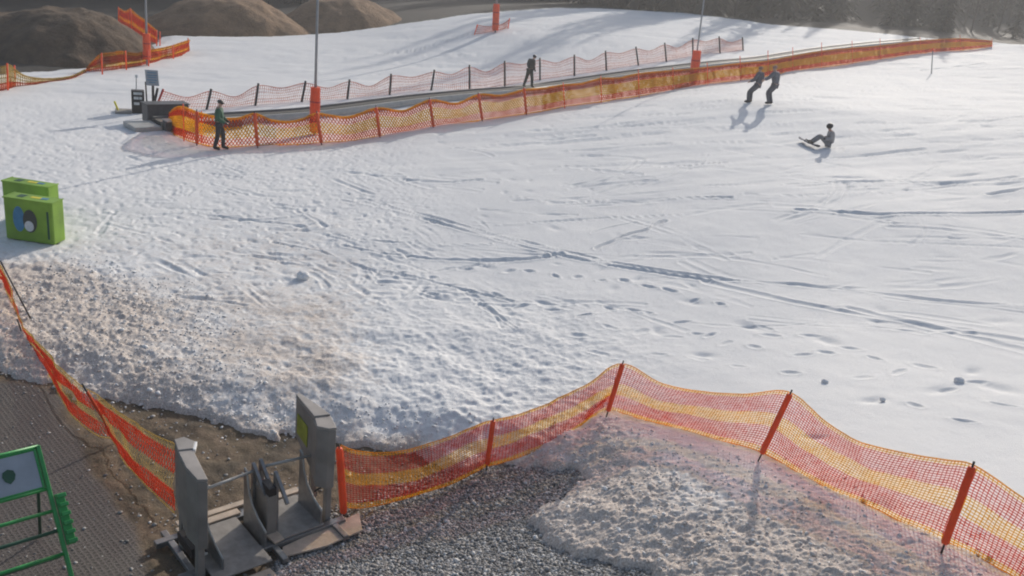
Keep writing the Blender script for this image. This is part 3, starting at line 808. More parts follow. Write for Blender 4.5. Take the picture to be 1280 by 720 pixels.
# the long net beside the conveyor lift
LIFT_ST = [((213, 141), (209, 160)), ((222, 134), (219, 169)), ((230, 134), (230, 174)), ((246, 140), (246, 179)), ((265, 145), (264, 183)), ((283, 148), (283, 184)), ((301, 147), (302, 183)), ((319, 142), (322, 182)),
           ((340, 150), (341, 181)), ((358, 152), (360, 181)), ((378, 149), (380, 180)), ((397, 142), (402, 178)), ((435, 146), (438, 176)), ((471, 135), (475, 170)), ((505, 138), (508, 165)), ((538, 125), (542, 159)),
           ((570, 129), (572, 154)), ((599, 118), (602, 150)), ((627, 119), (630, 146)), ((655, 112), (658, 142)), ((680, 110), (682, 138)), ((704, 106), (706, 133)), ((728, 104), (729, 130)), ((751, 98), (752, 127)), ((775, 97), (776, 123)),
           ((798, 92), (799, 120)), ((841, 88), (842, 113)), ((884, 84), (885, 105)), ((925, 79), (926, 100)), ((960, 76), (960, 95)), ((991, 70), (991, 89)), ((1027, 64), (1027, 84)), ((1065, 60), (1065, 79)), ((1100, 57), (1100, 74)),
           ((1150, 51), (1150, 67)), ((1200, 48), (1200, 63)), ((1240, 51), (1240, 58))]
LIFT_POSTS = [((229, 131), (230, 176), 0), ((246, 138), (246, 181), 1), ((252, 140), (252, 178), 0), ((318, 140), (322, 184), 1), ((396, 140), (402, 180), 1), ((470, 133), (475, 172), 1), ((537, 123), (542, 160), 1), ((598, 116), (603, 151), 1),
              ((655, 109), (658, 143), 1), ((704, 104), (706, 135), 0), ((751, 96), (752, 128), 0), ((798, 88), (799, 121), 0), ((841, 85), (842, 113), 0), ((884, 79), (885, 106), 0), ((925, 71), (926, 100), 0),
              ((960, 64), (960, 95), 0), ((991, 60), (991, 89), 0), ((1027, 54), (1027, 84), 0), ((1065, 52), (1066, 79), 0), ((1100, 49), (1101, 74), 0), ((1150, 47), (1151, 67), 0), ((1200, 44), (1201, 63), 0), ((1240, 48), (1240, 59), 0)]
def lift_fence():
    S = [st(*a) for a in LIFT_ST]
    e = empty('net_fence', S[0][1], 'long red and yellow striped net beside the conveyor lift', 'safety net')
    make_net(e, S, (.065, .075), [(.05, 1, 1.6, 1), (.33, 0, 1.15, 1), (.68, 1, 1.35, 1), (.97, 0, 1.15, 1), (1, 1, 1.3, 1)], [M['net_orange'], M['net_amber']], .0275, .05, 12, .016, M['net_amber'], diamond=True)
    for tp, bp, fat in LIFT_POSTS:
        b = ground(*bp, SN); b2 = b - .06 * np.array([b[0], b[1], 0]) / np.linalg.norm(b[:2])
        make_post(e, above(b2, *tp), b2, .022, M['orange'] if not fat else M['dark'], M['orange'] if fat else None, .06, .05, .97)
lift_fence()

PINK_POSTS = [((197, 111), (191, 137), 2), ((204, 112), (196, 132), 1), ((264, 112), (258, 138), 0), ((323, 105), (319, 133), 0), ((382, 102), (377, 128), 0), ((437, 100), (434, 125), 0), ((489, 93), (487, 119), 0), ((543, 88), (539, 113), 0), ((587, 82), (587, 113), 0),
              ((631, 77), (631, 107), 0), ((675, 73), (675, 100), 0), ((718, 69), (718, 94), 0), ((757, 64), (758, 88), 0), ((795, 59), (798, 82), 0), ((831, 54), (833, 77), 0), ((866, 48), (866, 71), 0), ((899, 46), (900, 67), 0), ((928, 47), (929, 63), 0)]
def pink_fence():
    S = []
    for i, (tp, bp, k) in enumerate(PINK_POSTS[1:]):
        b = ground(bp[0], bp[1] - 1, SN); t = above(b, tp[0], tp[1] + 2)
        if S:
            pt, pb = S[-1]; mb_, mt = (pb + b) / 2, (pt + t) / 2
            mb_[2] = gz(mb_[0], mb_[1]) + SN
            S.append((mt - np.array([0, 0, .16 + .1 * ((i * 7) % 3)]), mb_))
        S.append((t, b))
    e = empty('net_fence', S[0][1], 'faded pink see-through net with thin dark posts behind the conveyor lift', 'safety net')
    make_net(e, S, .11, [(.04, 0, 1.6, 1), (.4, 0, .85, 1), (.6, 0, .55, 1), (1, 0, .9, 1)], [M['net_pink'], M['net_pink']], .0125, .03, 15, .012, M['net_pink'])
    for tp, bp, k in PINK_POSTS:
        b = ground(*bp, SN); make_post(e, above(b, *tp), b, .055 if k != 1 else .05, M['red'] if k == 1 else M['dark'])
pink_fence()

def small_net(label, stations, posts, mats, seed, bands=None, thick=.030, dz=SN):
    S = [st(*a, dz) for a in stations]
    e = empty('net_fence', S[0][1], label, 'safety net')
    make_net(e, S, .10, bands or [(.06, 1, 1.5, 1), (.4, 0, 1.2, 1), (.62, 1, 1.1, 1), (1, 0, 1.3, 1)], mats, thick, .05, seed, .025, mats[1])
    for tp, bp in posts:
        b = ground(*bp, dz); make_post(e, above(b, *tp), b, .035, M['orange'])
    return e
ON = [M['net_orange'], M['net_yellow']]
small_net('drooping orange net in front of the steep dark mound', [((109, 85), (108, 89)), ((117, 76), (116, 89)), ((126, 68), (127, 89)), ((140, 66), (141, 88)), ((152, 64), (154, 86)), ((170, 67), (171, 83)), ((186, 63), (188, 80)), ((203, 60), (204, 75)), ((216, 57), (216, 73)), ((228, 53), (228, 69)), ((237, 50), (237, 64))],
          [((127, 67), (128, 93)), ((157, 64), (158, 88)), ((185, 63), (186, 83)), ((216, 57), (217, 74)), ((235, 48), (236, 65))], ON, 31)
small_net('loose orange net standing on the side of the steep mound', [((148, 10), (148, 27)), ((156, 14), (157, 33)), ((163, 12), (165, 39)), ((170, 18), (171, 43)), ((180, 25), (179, 48)), ((188, 32), (188, 51)), ((196, 39), (196, 54))],
          [((148, 9), (148, 28)), ((163, 11), (165, 40)), ((196, 38), (196, 57)), ((200, 40), (200, 58))], ON, 32)
small_net('low yellowish net slumped at the left edge near the small square sign', [((-30, 80), (-30, 118)), ((-8, 84), (-8, 114)), ((4, 83), (5, 112)), ((12, 81), (13, 110)), ((20, 88), (20, 108)), ((32, 95), (33, 107)), ((50, 98), (51, 104)), ((70, 98), (70, 101)), ((90, 95), (90, 98)), ((107, 87), (107, 90))],
          [((9, 80), (10, 112)), ((18, 82), (19, 100)), ((-8, 82), (-8, 116))], [M['net_orange'], M['net_pale']], 33, [(.06, 1, 1.5, 1), (.7, 1, 1.0, 1), (1, 0, 1.2, 1)])
small_net('scrap of pinkish netting beside the distant padded pole', [((596, 31), (594, 42)), ((605, 33), (604, 41)), ((615, 33), (614, 39)), ((628, 30), (627, 37)), ((637, 24), (635, 35))], [((597, 31), (593, 43)), ((637, 23), (635, 36))], [M['net_pink'], M['net_pink']], 34, [(1, 0, .9, 1)], .018)

# ------------------------------------------------------------------ poles with orange pads
def pole(label, base_px, lean_px, pad_top, h, r, pr, pad_from=.05, group='padded light poles'):
    b = ground(*base_px, SN); t = above(b, *lean_px); ax = (t - b) / np.linalg.norm(t - b); ax = ax * .35 + np.array([0, 0, 1]) * .65; ax /= np.linalg.norm(ax)
    ax = (t - b) / np.linalg.norm(t - b)
    e = empty('light_pole', b, label, 'pole', group)
    mb = MB(); mb.tube([b - ax * .3, b + ax * h * .5, b + ax * h], [r, r * .9, r * .7], 10); mb.build('mast', M['steel'], e, smooth=True)
    pt = above(b, *pad_top); Lp = np.linalg.norm(pt - b)
    mb = MB()
    n = 6; pts = [b + ax * (pad_from * Lp + (1 - pad_from) * Lp * i / (n - 1)) for i in range(n)]
    mb.tube(pts, [pr * .95] + [pr * (1 + .03 * (-1) ** i) for i in range(n - 2)] + [pr * .92], 12); pd = mb.build('pad', M['orange'], e)
    for f in (.3, .7):
        mb = MB(); c = b + ax * Lp * f; mb.tube([c - ax * .03, c + ax * .03], pr * 1.06, 12); mb.build('strap', M['red'], pd)
    mb = MB(); top = b + ax * h; s = np.array([1., 0, 0])
    return e
pole('grey pole with a fat orange pad rising through the striped net near the standing man', (393, 168), (397, 0), (392, 109), 8.5, .055, .20)
pole('leaning grey pole with an orange pad at the right part of the striped net', (866, 104), (880, 0), (868, 63), 6.6, .05, .26)
pole('far grey pole with an orange pad on the upper snow field', (619, 40), (621, 0), (621, 5), 9, .07, .24, .06)
pole('thin grey pole with an orange pad behind the drooping far left net', (184, 82), (182, 0), (183, 42), 8, .06, .19, .2)
b = ground(1165, 92, SN); e = empty('marker_pole', b, 'thin lone stick standing in the snow at the upper right', 'pole')
mb = MB(); mb.tube([b - (0, 0, .2), above(b, 1166, 62)], [.045, .035], 8); mb.build('rod', M['steel'], e, smooth=True)
mb = MB(); mb.tube([above(b, 1166, 63), above(b, 1166, 60)], .055, 8); mb.build('tip', M['orange'], e, smooth=True)
b = ground(13, 108, SN); t = above(b, 13, 90); e = empty('small_sign', b, 'small square white sign on a stick at the far left net', 'sign')
mb = MB(); mb.tube([b, t], .03, 6); mb.build('stick', M['red'], e)
u = np.array([b[1], -b[0], 0]) / np.linalg.norm(b[:2]); fw = np.array([b[0], b[1], 0]) / np.linalg.norm(b[:2])
mb = MB(); mb.box(above(b, 13, 93) - fw * .06, u * .15, fw * .015, np.array([0, 0, .15])); mb.build('panel', M['white'], e)

# ------------------------------------------------------------------ conveyor lift
def conveyor():
    pix = [(202, 152), (250, 150), (300, 146), (400, 139), (520, 124), (600, 116), (656, 111.5), (705, 105), (800, 91), (900, 79), (960, 73), (1030, 62), (1100, 54), (1160, 49)]
    S = resample([ground(*p, .52) for p in pix], .5); S, _, L = even(S, S, 160)
    tg = np.gradient(S, axis=0); tg[:, 2] = 0; tg /= np.linalg.norm(tg, axis=1, keepdims=True); side = np.c_[-tg[:, 1], tg[:, 0], 0 * tg[:, 0]]   # away from the mast
    e = empty('conveyor_lift', S[0], 'long dark conveyor lift for skiers running uphill between the striped and pink nets', 'ski lift')
    def strip(name, o0, o1, z0, z1, m, par=e):
        V = np.stack([S + side * o0 + (0, 0, z0), S + side * o1 + (0, 0, z0), S + side * o1 + (0, 0, z1), S + side * o0 + (0, 0, z1)], 1).reshape(-1, 3)
        i = np.arange(len(S) - 1)[:, None, None] * 4; a = np.arange(4)[None, :, None][..., 0]; 
        a = np.arange(4); bq = (a + 1) % 4
        q = np.stack([i[:, :, 0] + a, i[:, :, 0] + bq, i[:, :, 0] + bq + 4, i[:, :, 0] + a + 4], -1).reshape(-1, 4)
        cap = np.array([[0, 1, 2, 3], [len(V) - 1, len(V) - 2, len(V) - 3, len(V) - 4]])
        return link(name, fast_mesh(name, V, np.concatenate([q, cap])), m, par)
    strip('belt', .10, .80, -.15, -.04, M['belt'])
    strip('front_rail', 0, .097, -.5, 0, M['rail'])
    r2 = strip('rear_rail', .803, .92, -.5, .02, M['grey_case'])
    return e, S, side, tg
CONV, CS, CSIDE, CT = conveyor()
def lift_station():
    # entry platform, drive housing and guards at the lower end
    e = CONV; s0 = CS[0]; t = CT[0]; n = CSIDE[0]; z = np.array([0, 0, 1.])
    g = ground(180, 143); 
    mb = MB(); mb.box(s0 - t * .55 + n * .4 - z * .24, t * .5, n * .6, z * .09); mb.build('entry_platform', M['rail'], e, .02)
    mb = MB(); mb.box(s0 + t * .75 + n * 1.55 + z * .02, t * .8, n * .30, z * .34); h = mb.build('drive_housing', M['grey_case'], e, .03)
    mb = MB(); mb.box(s0 + t * .75 + n * 1.55 + z * .38, t * .84, n * .34, z * .02); mb.build('lid', M['grey_case'], h, .01)
    mb = MB(); mb.box(s0 + t * 1.5 - n * .22 - z * .25, t * 1.5, n * .16, z * .32); mb.build('side_skirt', M['grey_case'], e, .02)
    mb = MB(); mb.box(s0 + t * 1.5 - n * .30 + z * .10, t * 1.5, n * .26, z * .02); mb.build('side_cover', M['rail'], e, .01)
lift_station()

b = ground(173, 141, SN); fwv = np.array([b[0], b[1], 0]) / np.linalg.norm(b[:2]); rt = np.array([fwv[1], -fwv[0], 0]); zz = np.array([0, 0, 1.])
e = empty('control_box', b, 'black control cabinet with pale panels at the lower end of the conveyor lift', 'control box')
mb = MB(); mb.box(b + zz * .45, rt * .24, fwv * .2, zz * .45); mb.build('cabinet', M['dark'], e, .02)
for i, (dx, dz, sx) in enumerate([(-.06, .62, .09), (.10, .62, .05), (-.05, .40, .10), (.0, .80, .16)]):
    mb = MB(); mb.box(b + rt * dx + zz * dz - fwv * .205, rt * sx, fwv * .008, zz * .05); mb.build('display', M['print_white'], e)
mb = MB(); mb.tube([b + zz * .9 - rt * .05, b + zz * 1.42 - rt * .03], .018, 6); a_ = mb.build('antenna', M['steel'], e)
mb = MB(); mb.tube([b + zz * 1.38 - rt * .03, b + zz * 1.50 - rt * .03], .05, 8); mb.build('lamp', M['print_white'], a_)
mb = MB(); mb.tube([b + rt * .34, b + rt * .30 + zz * 1.25], .03, 6); mb.build('side_post', M['dark'], e)
mb = MB(); mb.box(b - rt * .55 - zz * .02, rt * .3, fwv * .35, zz * .1); mb.build('base_plate', M['deck'], e, .01)
mb = MB(); mb.tube([b - rt * .72, b - rt * .86 + zz * .42], .04, 6); mb.build('end_stop', M['print_yellow'], e)

b = ground(192, 146, SN); t = above(b, 189, 88); e = empty('information_sign', b, 'blue-grey notice board on a dark post by the conveyor entrance', 'sign')
mb = MB(); mb.tube([b, above(b, 191, 104), t], [.06, .05, .04], 8); mb.build('post', M['dark'], e, smooth=True)
fwv = np.array([b[0], b[1], 0]) / np.linalg.norm(b[:2]); rt = np.array([fwv[1], -fwv[0], 0])
c = above(b, 190, 97); mb = MB(); mb.box(c - fwv * .07, rt * .235 , fwv * .015, zz * .30 - rt * .02); bd = mb.build('board', M['board'], e, .008)
for dz_, wd in ((.2, .16), (.1, .18), (.02, .15), (-.08, .18), (-.17, .12)):
    mb = MB(); mb.box(c - fwv * .088 + zz * dz_, rt * wd, fwv * .002, zz * .014); mb.build('text_line', M['print_blue'], bd)

# ------------------------------------------------------------------ green foam crates at the left
def crate(label, ftl, ftr, fbr, fbl, depth, seed):
    bl = ground(*fbl, SN); br = ground(*fbr, SN); hgt = .5 * (np.linalg.norm(above(bl, *ftl) - bl) + np.linalg.norm(above(br, *ftr) - br))
    u = br - bl; u[2] = 0; wd = np.linalg.norm(u); u /= wd; n = np.array([-u[1], u[0], 0.])
    z0 = min(bl[2], br[2]); base = np.array([bl[0], bl[1], z0])
    e = empty('green_crate', base + u * wd / 2 + n * depth / 2, label, 'crate', 'lime green crates')
    mb = MB(); mb.box(base + u * wd / 2 + n * depth / 2 + zz * hgt / 2, u * wd / 2, n * depth / 2, zz * hgt / 2); body = mb.build('cover', M['lime'], e, .03)
    for s in (0, 1):
        mb = MB(); mb.box(base + u * wd * s + n * depth / 2 + zz * (hgt - .01), u * .012, n * depth / 2, zz * .012); mb.build('seam', M['lime'], body)
    mb = MB(); mb.box(base + u * wd * .5 + n * .0 + zz * (hgt - .012), u * wd / 2, n * .014, zz * .014); mb.build('seam', M['lime'], body)
    return e, base, u, n, wd, hgt, depth
def disc(mb, c, u, v, n, ru, rv, k=20, t=.004):
    lo = [c + u * ru * math.cos(a) + v * rv * math.sin(a) for a in np.linspace(0, 2 * math.pi, k, endpoint=False)]
    mb.prism(lo, [p - n * t for p in lo])
def crate_prints(C, front=True):
    e, base, u, n, wd, hgt, dp = C
    if front:      # a plain round emblem of about the size and colours of the printed picture
        fc = base + u * wd * .47 + zz * hgt * .50
        mb = MB(); disc(mb, fc - u * wd * .17 + zz * .02 * hgt - n * .001, u, zz, n, wd * .12, hgt * .30); mb.build('blue_patch', M['print_blue'], e)
        mb = MB(); disc(mb, fc + u * wd * .06 - n * .006, u, zz, n, wd * .145, hgt * .27); mb.build('emblem', M['print_dark'], e)
        mb = MB(); disc(mb, fc + u * wd * .04 - zz * hgt * .12 - n * .012, u, zz, n, wd * .095, hgt * .125); mb.build('emblem_disc', M['print_white'], e)
        mb = MB(); mb.box(base + u * wd * .90 + zz * hgt * .45 - n * .003, u * wd * .022, n * .002, zz * hgt * .33); mb.build('lettering_strip', M['green_dark'], e)
    tc = base + n * dp * .5 + zz * hgt
    mb = MB(); mb.box(tc + u * wd * .56 + zz * .004, u * wd * .10, n * dp * .11, zz * .003); mb.build('yellow_patch', M['print_yellow'], e)
    mb = MB(); mb.box(tc + u * wd * .74 + zz * .004, u * wd * .07, n * dp * .13, zz * .003); mb.build('blue_patch', M['print_blue'], e)
    mb = MB(); mb.box(tc + u * wd * .27 + zz * .004, u * wd * .07, n * dp * .22, zz * .003); mb.build('dark_patch', M['green_dark'], e)
A = crate('nearer lime green crate with a round dark emblem on its front', (14, 244), (75, 256), (68, 306), (8, 298), .46, 1); crate_prints(A)
_b = A[1] - A[2] * .12 + A[3] * .78
B2 = crate('lime green crate standing partly hidden behind the emblem crate', (7, 221), (67, 238), (63, 283), (6, 275), .42, 2); crate_prints(B2, False)

# ------------------------------------------------------------------ two-lane turnstile gate
GA = np.array([-3.59, 9.05, 0.]); GU = np.array([.7274, .6862, 0.]); GV = np.array([-.6862, .7274, 0.])
def G(u, v, z): return GA + GU * u + GV * v + np.array([0, 0, z + .02])
def gate():
    e = empty('turnstile_gate', G(.9, 0, 0), 'grey two-lane turnstile gate with tall slanted reader housings', 'turnstile')
    def housing(poly, lid_polys, z0, z1, legs, name_extra=None):
        mb = MB(); mb.prism([G(a, b, z0 + dz) for a, b, dz in poly], [G(a, b, z1) for a, b, dz in poly]); h = mb.build('reader_housing', M['housing'], e, .012)
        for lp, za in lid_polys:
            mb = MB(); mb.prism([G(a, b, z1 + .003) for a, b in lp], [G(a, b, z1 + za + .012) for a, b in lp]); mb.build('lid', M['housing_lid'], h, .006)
        for (a, b, wdt) in legs:
            mb = MB(); mb.prism([G(a - wdt, b - .05, 0), G(a + wdt, b - .05, 0), G(a + wdt, b + .05, 0), G(a - wdt, b + .05, 0)],
                                [G(a - wdt * .8, b - .04, z0 + .25), G(a + wdt * .8, b - .04, z0 + .25), G(a + wdt * .8, b + .04, z0 + .25), G(a - wdt * .8, b + .04, z0 + .25)]); mb.build('leg', M['housing'], e, .01)
        return h
    LP = [(-.16, -.27, .0), (-.15, -.58, .02), (-.05, -.63, .02), (.06, .06, .05), (.14, .20, .10), (.07, .36, .14), (-.05, .36, .14), (-.11, .1, .08)]
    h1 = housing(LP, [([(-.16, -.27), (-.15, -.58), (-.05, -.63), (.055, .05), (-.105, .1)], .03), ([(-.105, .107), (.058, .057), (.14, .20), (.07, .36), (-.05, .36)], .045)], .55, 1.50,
                 [(-.08, -.45, .05), (-.02, .2, .05)])
    mb = MB(); mb.beam(G(.06, .03, 1.53), G(.15, .19, 1.53), .03, .05); mb.build('reader_head', M['white'], h1, .005)
    RP = [(1.60, -.18, .0), (1.70, -.31, .0), (1.80, -.34, .0), (1.89, -.03, .05), (1.86, .35, .16), (1.82, .71, .30), (1.76, .68, .30), (1.68, .06, .08)]
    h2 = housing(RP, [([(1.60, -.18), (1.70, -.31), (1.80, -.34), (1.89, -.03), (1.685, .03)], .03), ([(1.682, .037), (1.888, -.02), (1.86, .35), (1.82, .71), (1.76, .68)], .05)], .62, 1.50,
                 [(1.78, -.22, .045), (1.79, .2, .045)])
    # mottled yellow-green panel on the lane side of the right housing
    a, bq = np.array([1.685, .10]), np.array([1.755, .64]); dd = bq - a; nn = np.array([-dd[1], dd[0]]); nn /= np.linalg.norm(nn)
    def S(f, z, o=.006): p = a + dd * f + nn * o; return G(p[0], p[1], z)
    mb = MB(); mb.prism([S(.22, .98), S(.9, 1.02), S(.9, 1.32), S(.22, 1.30)], [S(.22, .98, .012), S(.9, 1.02, .012), S(.9, 1.32, .012), S(.22, 1.30, .012)]); mb.build('coloured_panel', M['yellow_green'], h2)
    # feet, cross beams and deck
    mb = MB()
    for v_ in (-.36, .42): mb.beam(G(-.3, v_, .06), G(1.98, v_, .06), .10, .08)
    for u_ in (-.12, .92, 1.80): mb.beam(G(u_, -.72, .055), G(u_, .62, .055), .08, .07)
    mb.build('base_frame', M['gate_metal'], e, .008)
    mb = MB(); mb.box(G(.38, -.16, .115), GU * .37, GV * .53, zz * .012); mb.build('lane_plate', M['deck'], e, .006)
    mb = MB(); mb.box(G(1.36, .02, .115), GU * .30, GV * .40, zz * .012); mb.build('lane_plate', M['deck'], e, .006)
    for (u0, v0, hu, hv) in ((.42, .47, .42, .06), (1.40, .52, .35, .06), (.55, .62, .5, .05)):
        mb = MB(); mb.box(G(u0, v0, .118), GU * hu, GV * hv, zz * .014); mb.build('plank', M['plywood'], e, .006)
    def board(poly, z=.05):
        mb = MB(); mb.prism([G(a_, b_, z) for a_, b_ in poly], [G(a_, b_, z + .025) for a_, b_ in poly]); mb.build('ramp_board', M['plywood'], e, .006)
    board([(1.02, -.44), (2.24, -.32), (2.07, -.68), (1.5, -.72), (.90, -.62)], .03)
    board([(.86, -.02), (1.06, -.02), (1.06, -.40), (.92, -.42)], .115)
    board([(.0, -.72), (.7, -.72), (.72, -1.1), (.0, -1.15)], .02)
    # curved side guards
    def guard(u_, v0, s=1.0):
        prof = [(v0 + .20, .0), (v0 + .20, .88 * s), (v0 + .14, .86 * s), (v0 + .08, .62 * s), (v0 - .02, .46 * s), (v0 - .20, .34 * s), (v0 - .42, .26 * s), (v0 - .42, 0)]
        mb = MB(); mb.prism([G(u_ - .014, a_, b_ + .06) for a_, b_ in prof], [G(u_ + .014, a_, b_ + .06) for a_, b_ in prof]); g_ = mb.build('side_guard', M['gate_metal'], e, .004)
        mb = MB(); mb.tube([G(u_, a_, b_ + .07) for a_, b_ in prof[1:7]], .014, 6); mb.build('edge_rail', M['rail'], g_, smooth=True)
    guard(.80, .02); guard(1.62, .06); guard(.17, -.12, .8)
    # middle stand with two chevron heads
    mb = MB(); mb.box(G(.97, -.02, .42), GU * .07, GV * .20, zz * .30); st_ = mb.build('middle_stand', M['housing'], e, .015)
    mb = MB(); mb.box(G(.97, -.12, .78), GU * .055, GV * .12, zz * .06); mb.build('drive_box', M['dark'], st_, .01)
    for u_, v_ in ((.90, .16), (1.02, .20), (1.05, -.16)):
        mb = MB(); mb.prism([G(u_ - .03, v_ - .04, .1), G(u_ + .03, v_ - .04, .1), G(u_ + .03, v_ + .04, .1), G(u_ - .03, v_ + .04, .1)],
                            [G(u_ - .025, v_ - .03, .98), G(u_ + .025, v_ - .03, .98), G(u_ + .025, v_ + .03, 1.02), G(u_ - .025, v_ + .03, 1.02)]); p = mb.build('upright', M['gate_metal'], e, .006)
        mb = MB(); mb.beam(G(u_, v_ + .02, 1.0), G(u_ + .01, v_ - .30, .70), .045, .05); mb.build('brace', M['gate_metal'], p, .005)
    for a_, b_ in (((.06, .05, .92), (.88, .14, .92)), ((1.05, .17, .92), (1.70, .10, .92))):
        mb = MB(); mb.tube([G(*a_), G(*b_)], .02, 8); mb.build('barrier_arm', M['rail'], e, smooth=True)
    # hoses and small fittings under the left housing
    mb = MB(); mb.box(G(-.05, -.12, .34), GU * .09, GV * .22, zz * .07); mb.build('junction_box', M['dark'], e, .01)
    mb = MB(); mb.tube([G(-.02, -.3, .5), G(.05, -.36, .3), G(.02, -.2, .12), G(.2, -.1, .10)], .016, 6); mb.build('cable', M['dark'], e, smooth=True)
    mb = MB(); mb.tube([G(1.82, -.1, .62), G(1.86, .1, .35), G(1.72, .25, .16), G(1.9, .3, .10)], .014, 6); mb.build('cable', M['dark'], e, smooth=True)
    for p in ((-.02, -.20, .50), (.0, -.35, .30), (-.1, -.02, .52)):
        mb = MB(); mb.tube([G(*p), G(p[0] + .05, p[1], p[2])], .028, 8); mb.build('clamp', M['rail'], e)
gate()

# ------------------------------------------------------------------ green rack
def rack():
    # right side frame from the ground up to the tip, the plane leans back
    bf = at_z(100, 762, .02); tp = at_z(47, 557, 1.60); ln = -GU * 1.75
    e = empty('ski_rack', bf + ln * .5, 'green tubular ski rack with a pale board and cross bars', 'rack')
    def P(s, f): return bf + ln * s + (tp - bf) * f
    for s in (0, 1):
        mb = MB(); mb.beam(P(s, 0), P(s, 1.0), .045, .06); mb.build('side_post', M['green'], e, .008)
        mb = MB(); mb.tube([P(s, 1.0), P(s, .55) + GV * .75 - zz * .0, at_z(100, 762, .02) * np.array([1, 1, 0]) + ln * s + GV * 1.6 + zz * .02], .02, 8); mb.build('back_leg', M['green_dark'], e, smooth=True)
    for f, m in ((.995, 'green'), (.735, 'green'), (.60, 'green'), (.48, 'green_dark'), (.34, 'green'), (.12, 'green')):
        mb = MB(); mb.tube([P(0, f), P(.33, f) + zz * .0, P(1, f)], .022, 8); mb.build('cross_bar', M[m], e, smooth=True)
    for f in (.68, .2):
        a_ = P(0, f) + GV * .42; mb = MB(); mb.tube([a_, a_ + ln], .018, 8); mb.build('rear_bar', M['green_dark'], e, smooth=True)
    n = np.cross(ln, tp - bf); n /= np.linalg.norm(n); n = n if n[1] < 0 else -n
    c = P(.5, .865); hl = ln * .475; hv = (tp - bf) * .118
    mb = MB(); mb.box(c, hl, hv, n * .006); bd = mb.build('board', M['board'], e, .004)
    fr = MB()
    for s in (-1, 1):
        fr.beam(c + hv * s * 1.0 - hl, c + hv * s * 1.0 + hl, .03, .03); fr.beam(c + hl * s - hv, c + hl * s + hv, .03, .03)
    fr.build('board_frame', M['green'], bd, .004)
    lu = ln / np.linalg.norm(ln); vu = (tp - bf) / np.linalg.norm(tp - bf)
    ec = P(.205, .86) + n * .009; pr = [(0, .085), (.05, .06), (.062, .01), (.045, -.045), (0, -.085), (-.045, -.045), (-.062, .01), (-.05, .06)]
    mb = MB(); mb.prism([ec + lu * a * 1.1 + vu * b for a, b in pr], [ec + lu * a * 1.1 + vu * b + n * .004 for a, b in pr]); mb.build('emblem', M['green_dark'], bd)
    # notched ski holder on the outside of the right post
    cm = MB(); o = -lu * .085
    cm.box(P(0, .535) + o, lu * .05, vu * .30, n * .03)
    for i in range(6): cm.box(P(0, .40 + .055 * i) + o + n * .05 - lu * .01, lu * .05, vu * .024, n * .045)
    cm.build('ski_holder', M['green'], e, .008)
    cm = MB(); cm.box(P(0, .08) - lu * .05, lu * .05, vu * .05, n * .05); cm.build('foot', M['green'], e, .008)
rack()

# ------------------------------------------------------------------ snow chunks lying on the slope
def chunk(px, py, r, label, seed):
    g = ground(px, py, .2); g[2] -= .0
    bm = bmesh.new(); bmesh.ops.create_icosphere(bm, subdivisions=4, radius=1)
    P = np.array([v.co[:] for v in bm.verts]); rr = 1 + .16 * fbm(P[:, 0] * 2.1 + seed, P[:, 1] * 1.7 + P[:, 2] * 2.3, 4, seed)
    for v, k in zip(bm.verts, rr): v.co = v.co * k * r; v.co.z *= .8
    me = bpy.data.meshes.new('snow_chunk'); bm.to_mesh(me); bm.free()
    a = me.attributes.new('dirt', 'FLOAT', 'POINT')
    o = link('snow_chunk', me, M['snow'], smooth=True); o.location = (g[0], g[1], gz(g[0], g[1]) + SN + r * .22); tag(o, label, 'snow chunk', 'snow chunks')
chunk(379, 347, .15, 'lone lump of snow on the trampled slope left of the ski tracks', 3)
chunk(1031, 478, .06, 'small lump of snow uphill of the leaning post', 5)
chunk(1103, 500, .05, 'smallest lump of snow above the right part of the net', 7)
chunk(1199, 477, .085, 'lump of snow farthest right on the slope', 9)

# ------------------------------------------------------------------ people
def skin_mesh(name, joints, bones, radii, root, mat, parent, sub=2):
    names = list(joints); idx = {n: i for i, n in enumerate(names)}
    me = bpy.data.meshes.new(name); me.from_pydata([tuple(joints[n]) for n in names], [(idx[a], idx[b]) for a, b in bones], [])
    o = bpy.data.objects.new(name, me); COL.objects.link(o); me.materials.append(mat)
    md = o.modifiers.new('skin', 'SKIN'); md.use_smooth_shade = True
    for n in names:
        r = radii[n]; d = me.skin_vertices[0].data[idx[n]]; d.radius = r if isinstance(r, tuple) else (r, r); d.use_root = n == root
    s = o.modifiers.new('sub', 'SUBSURF'); s.levels = sub; s.render_levels = sub
    o.parent = parent
    return o

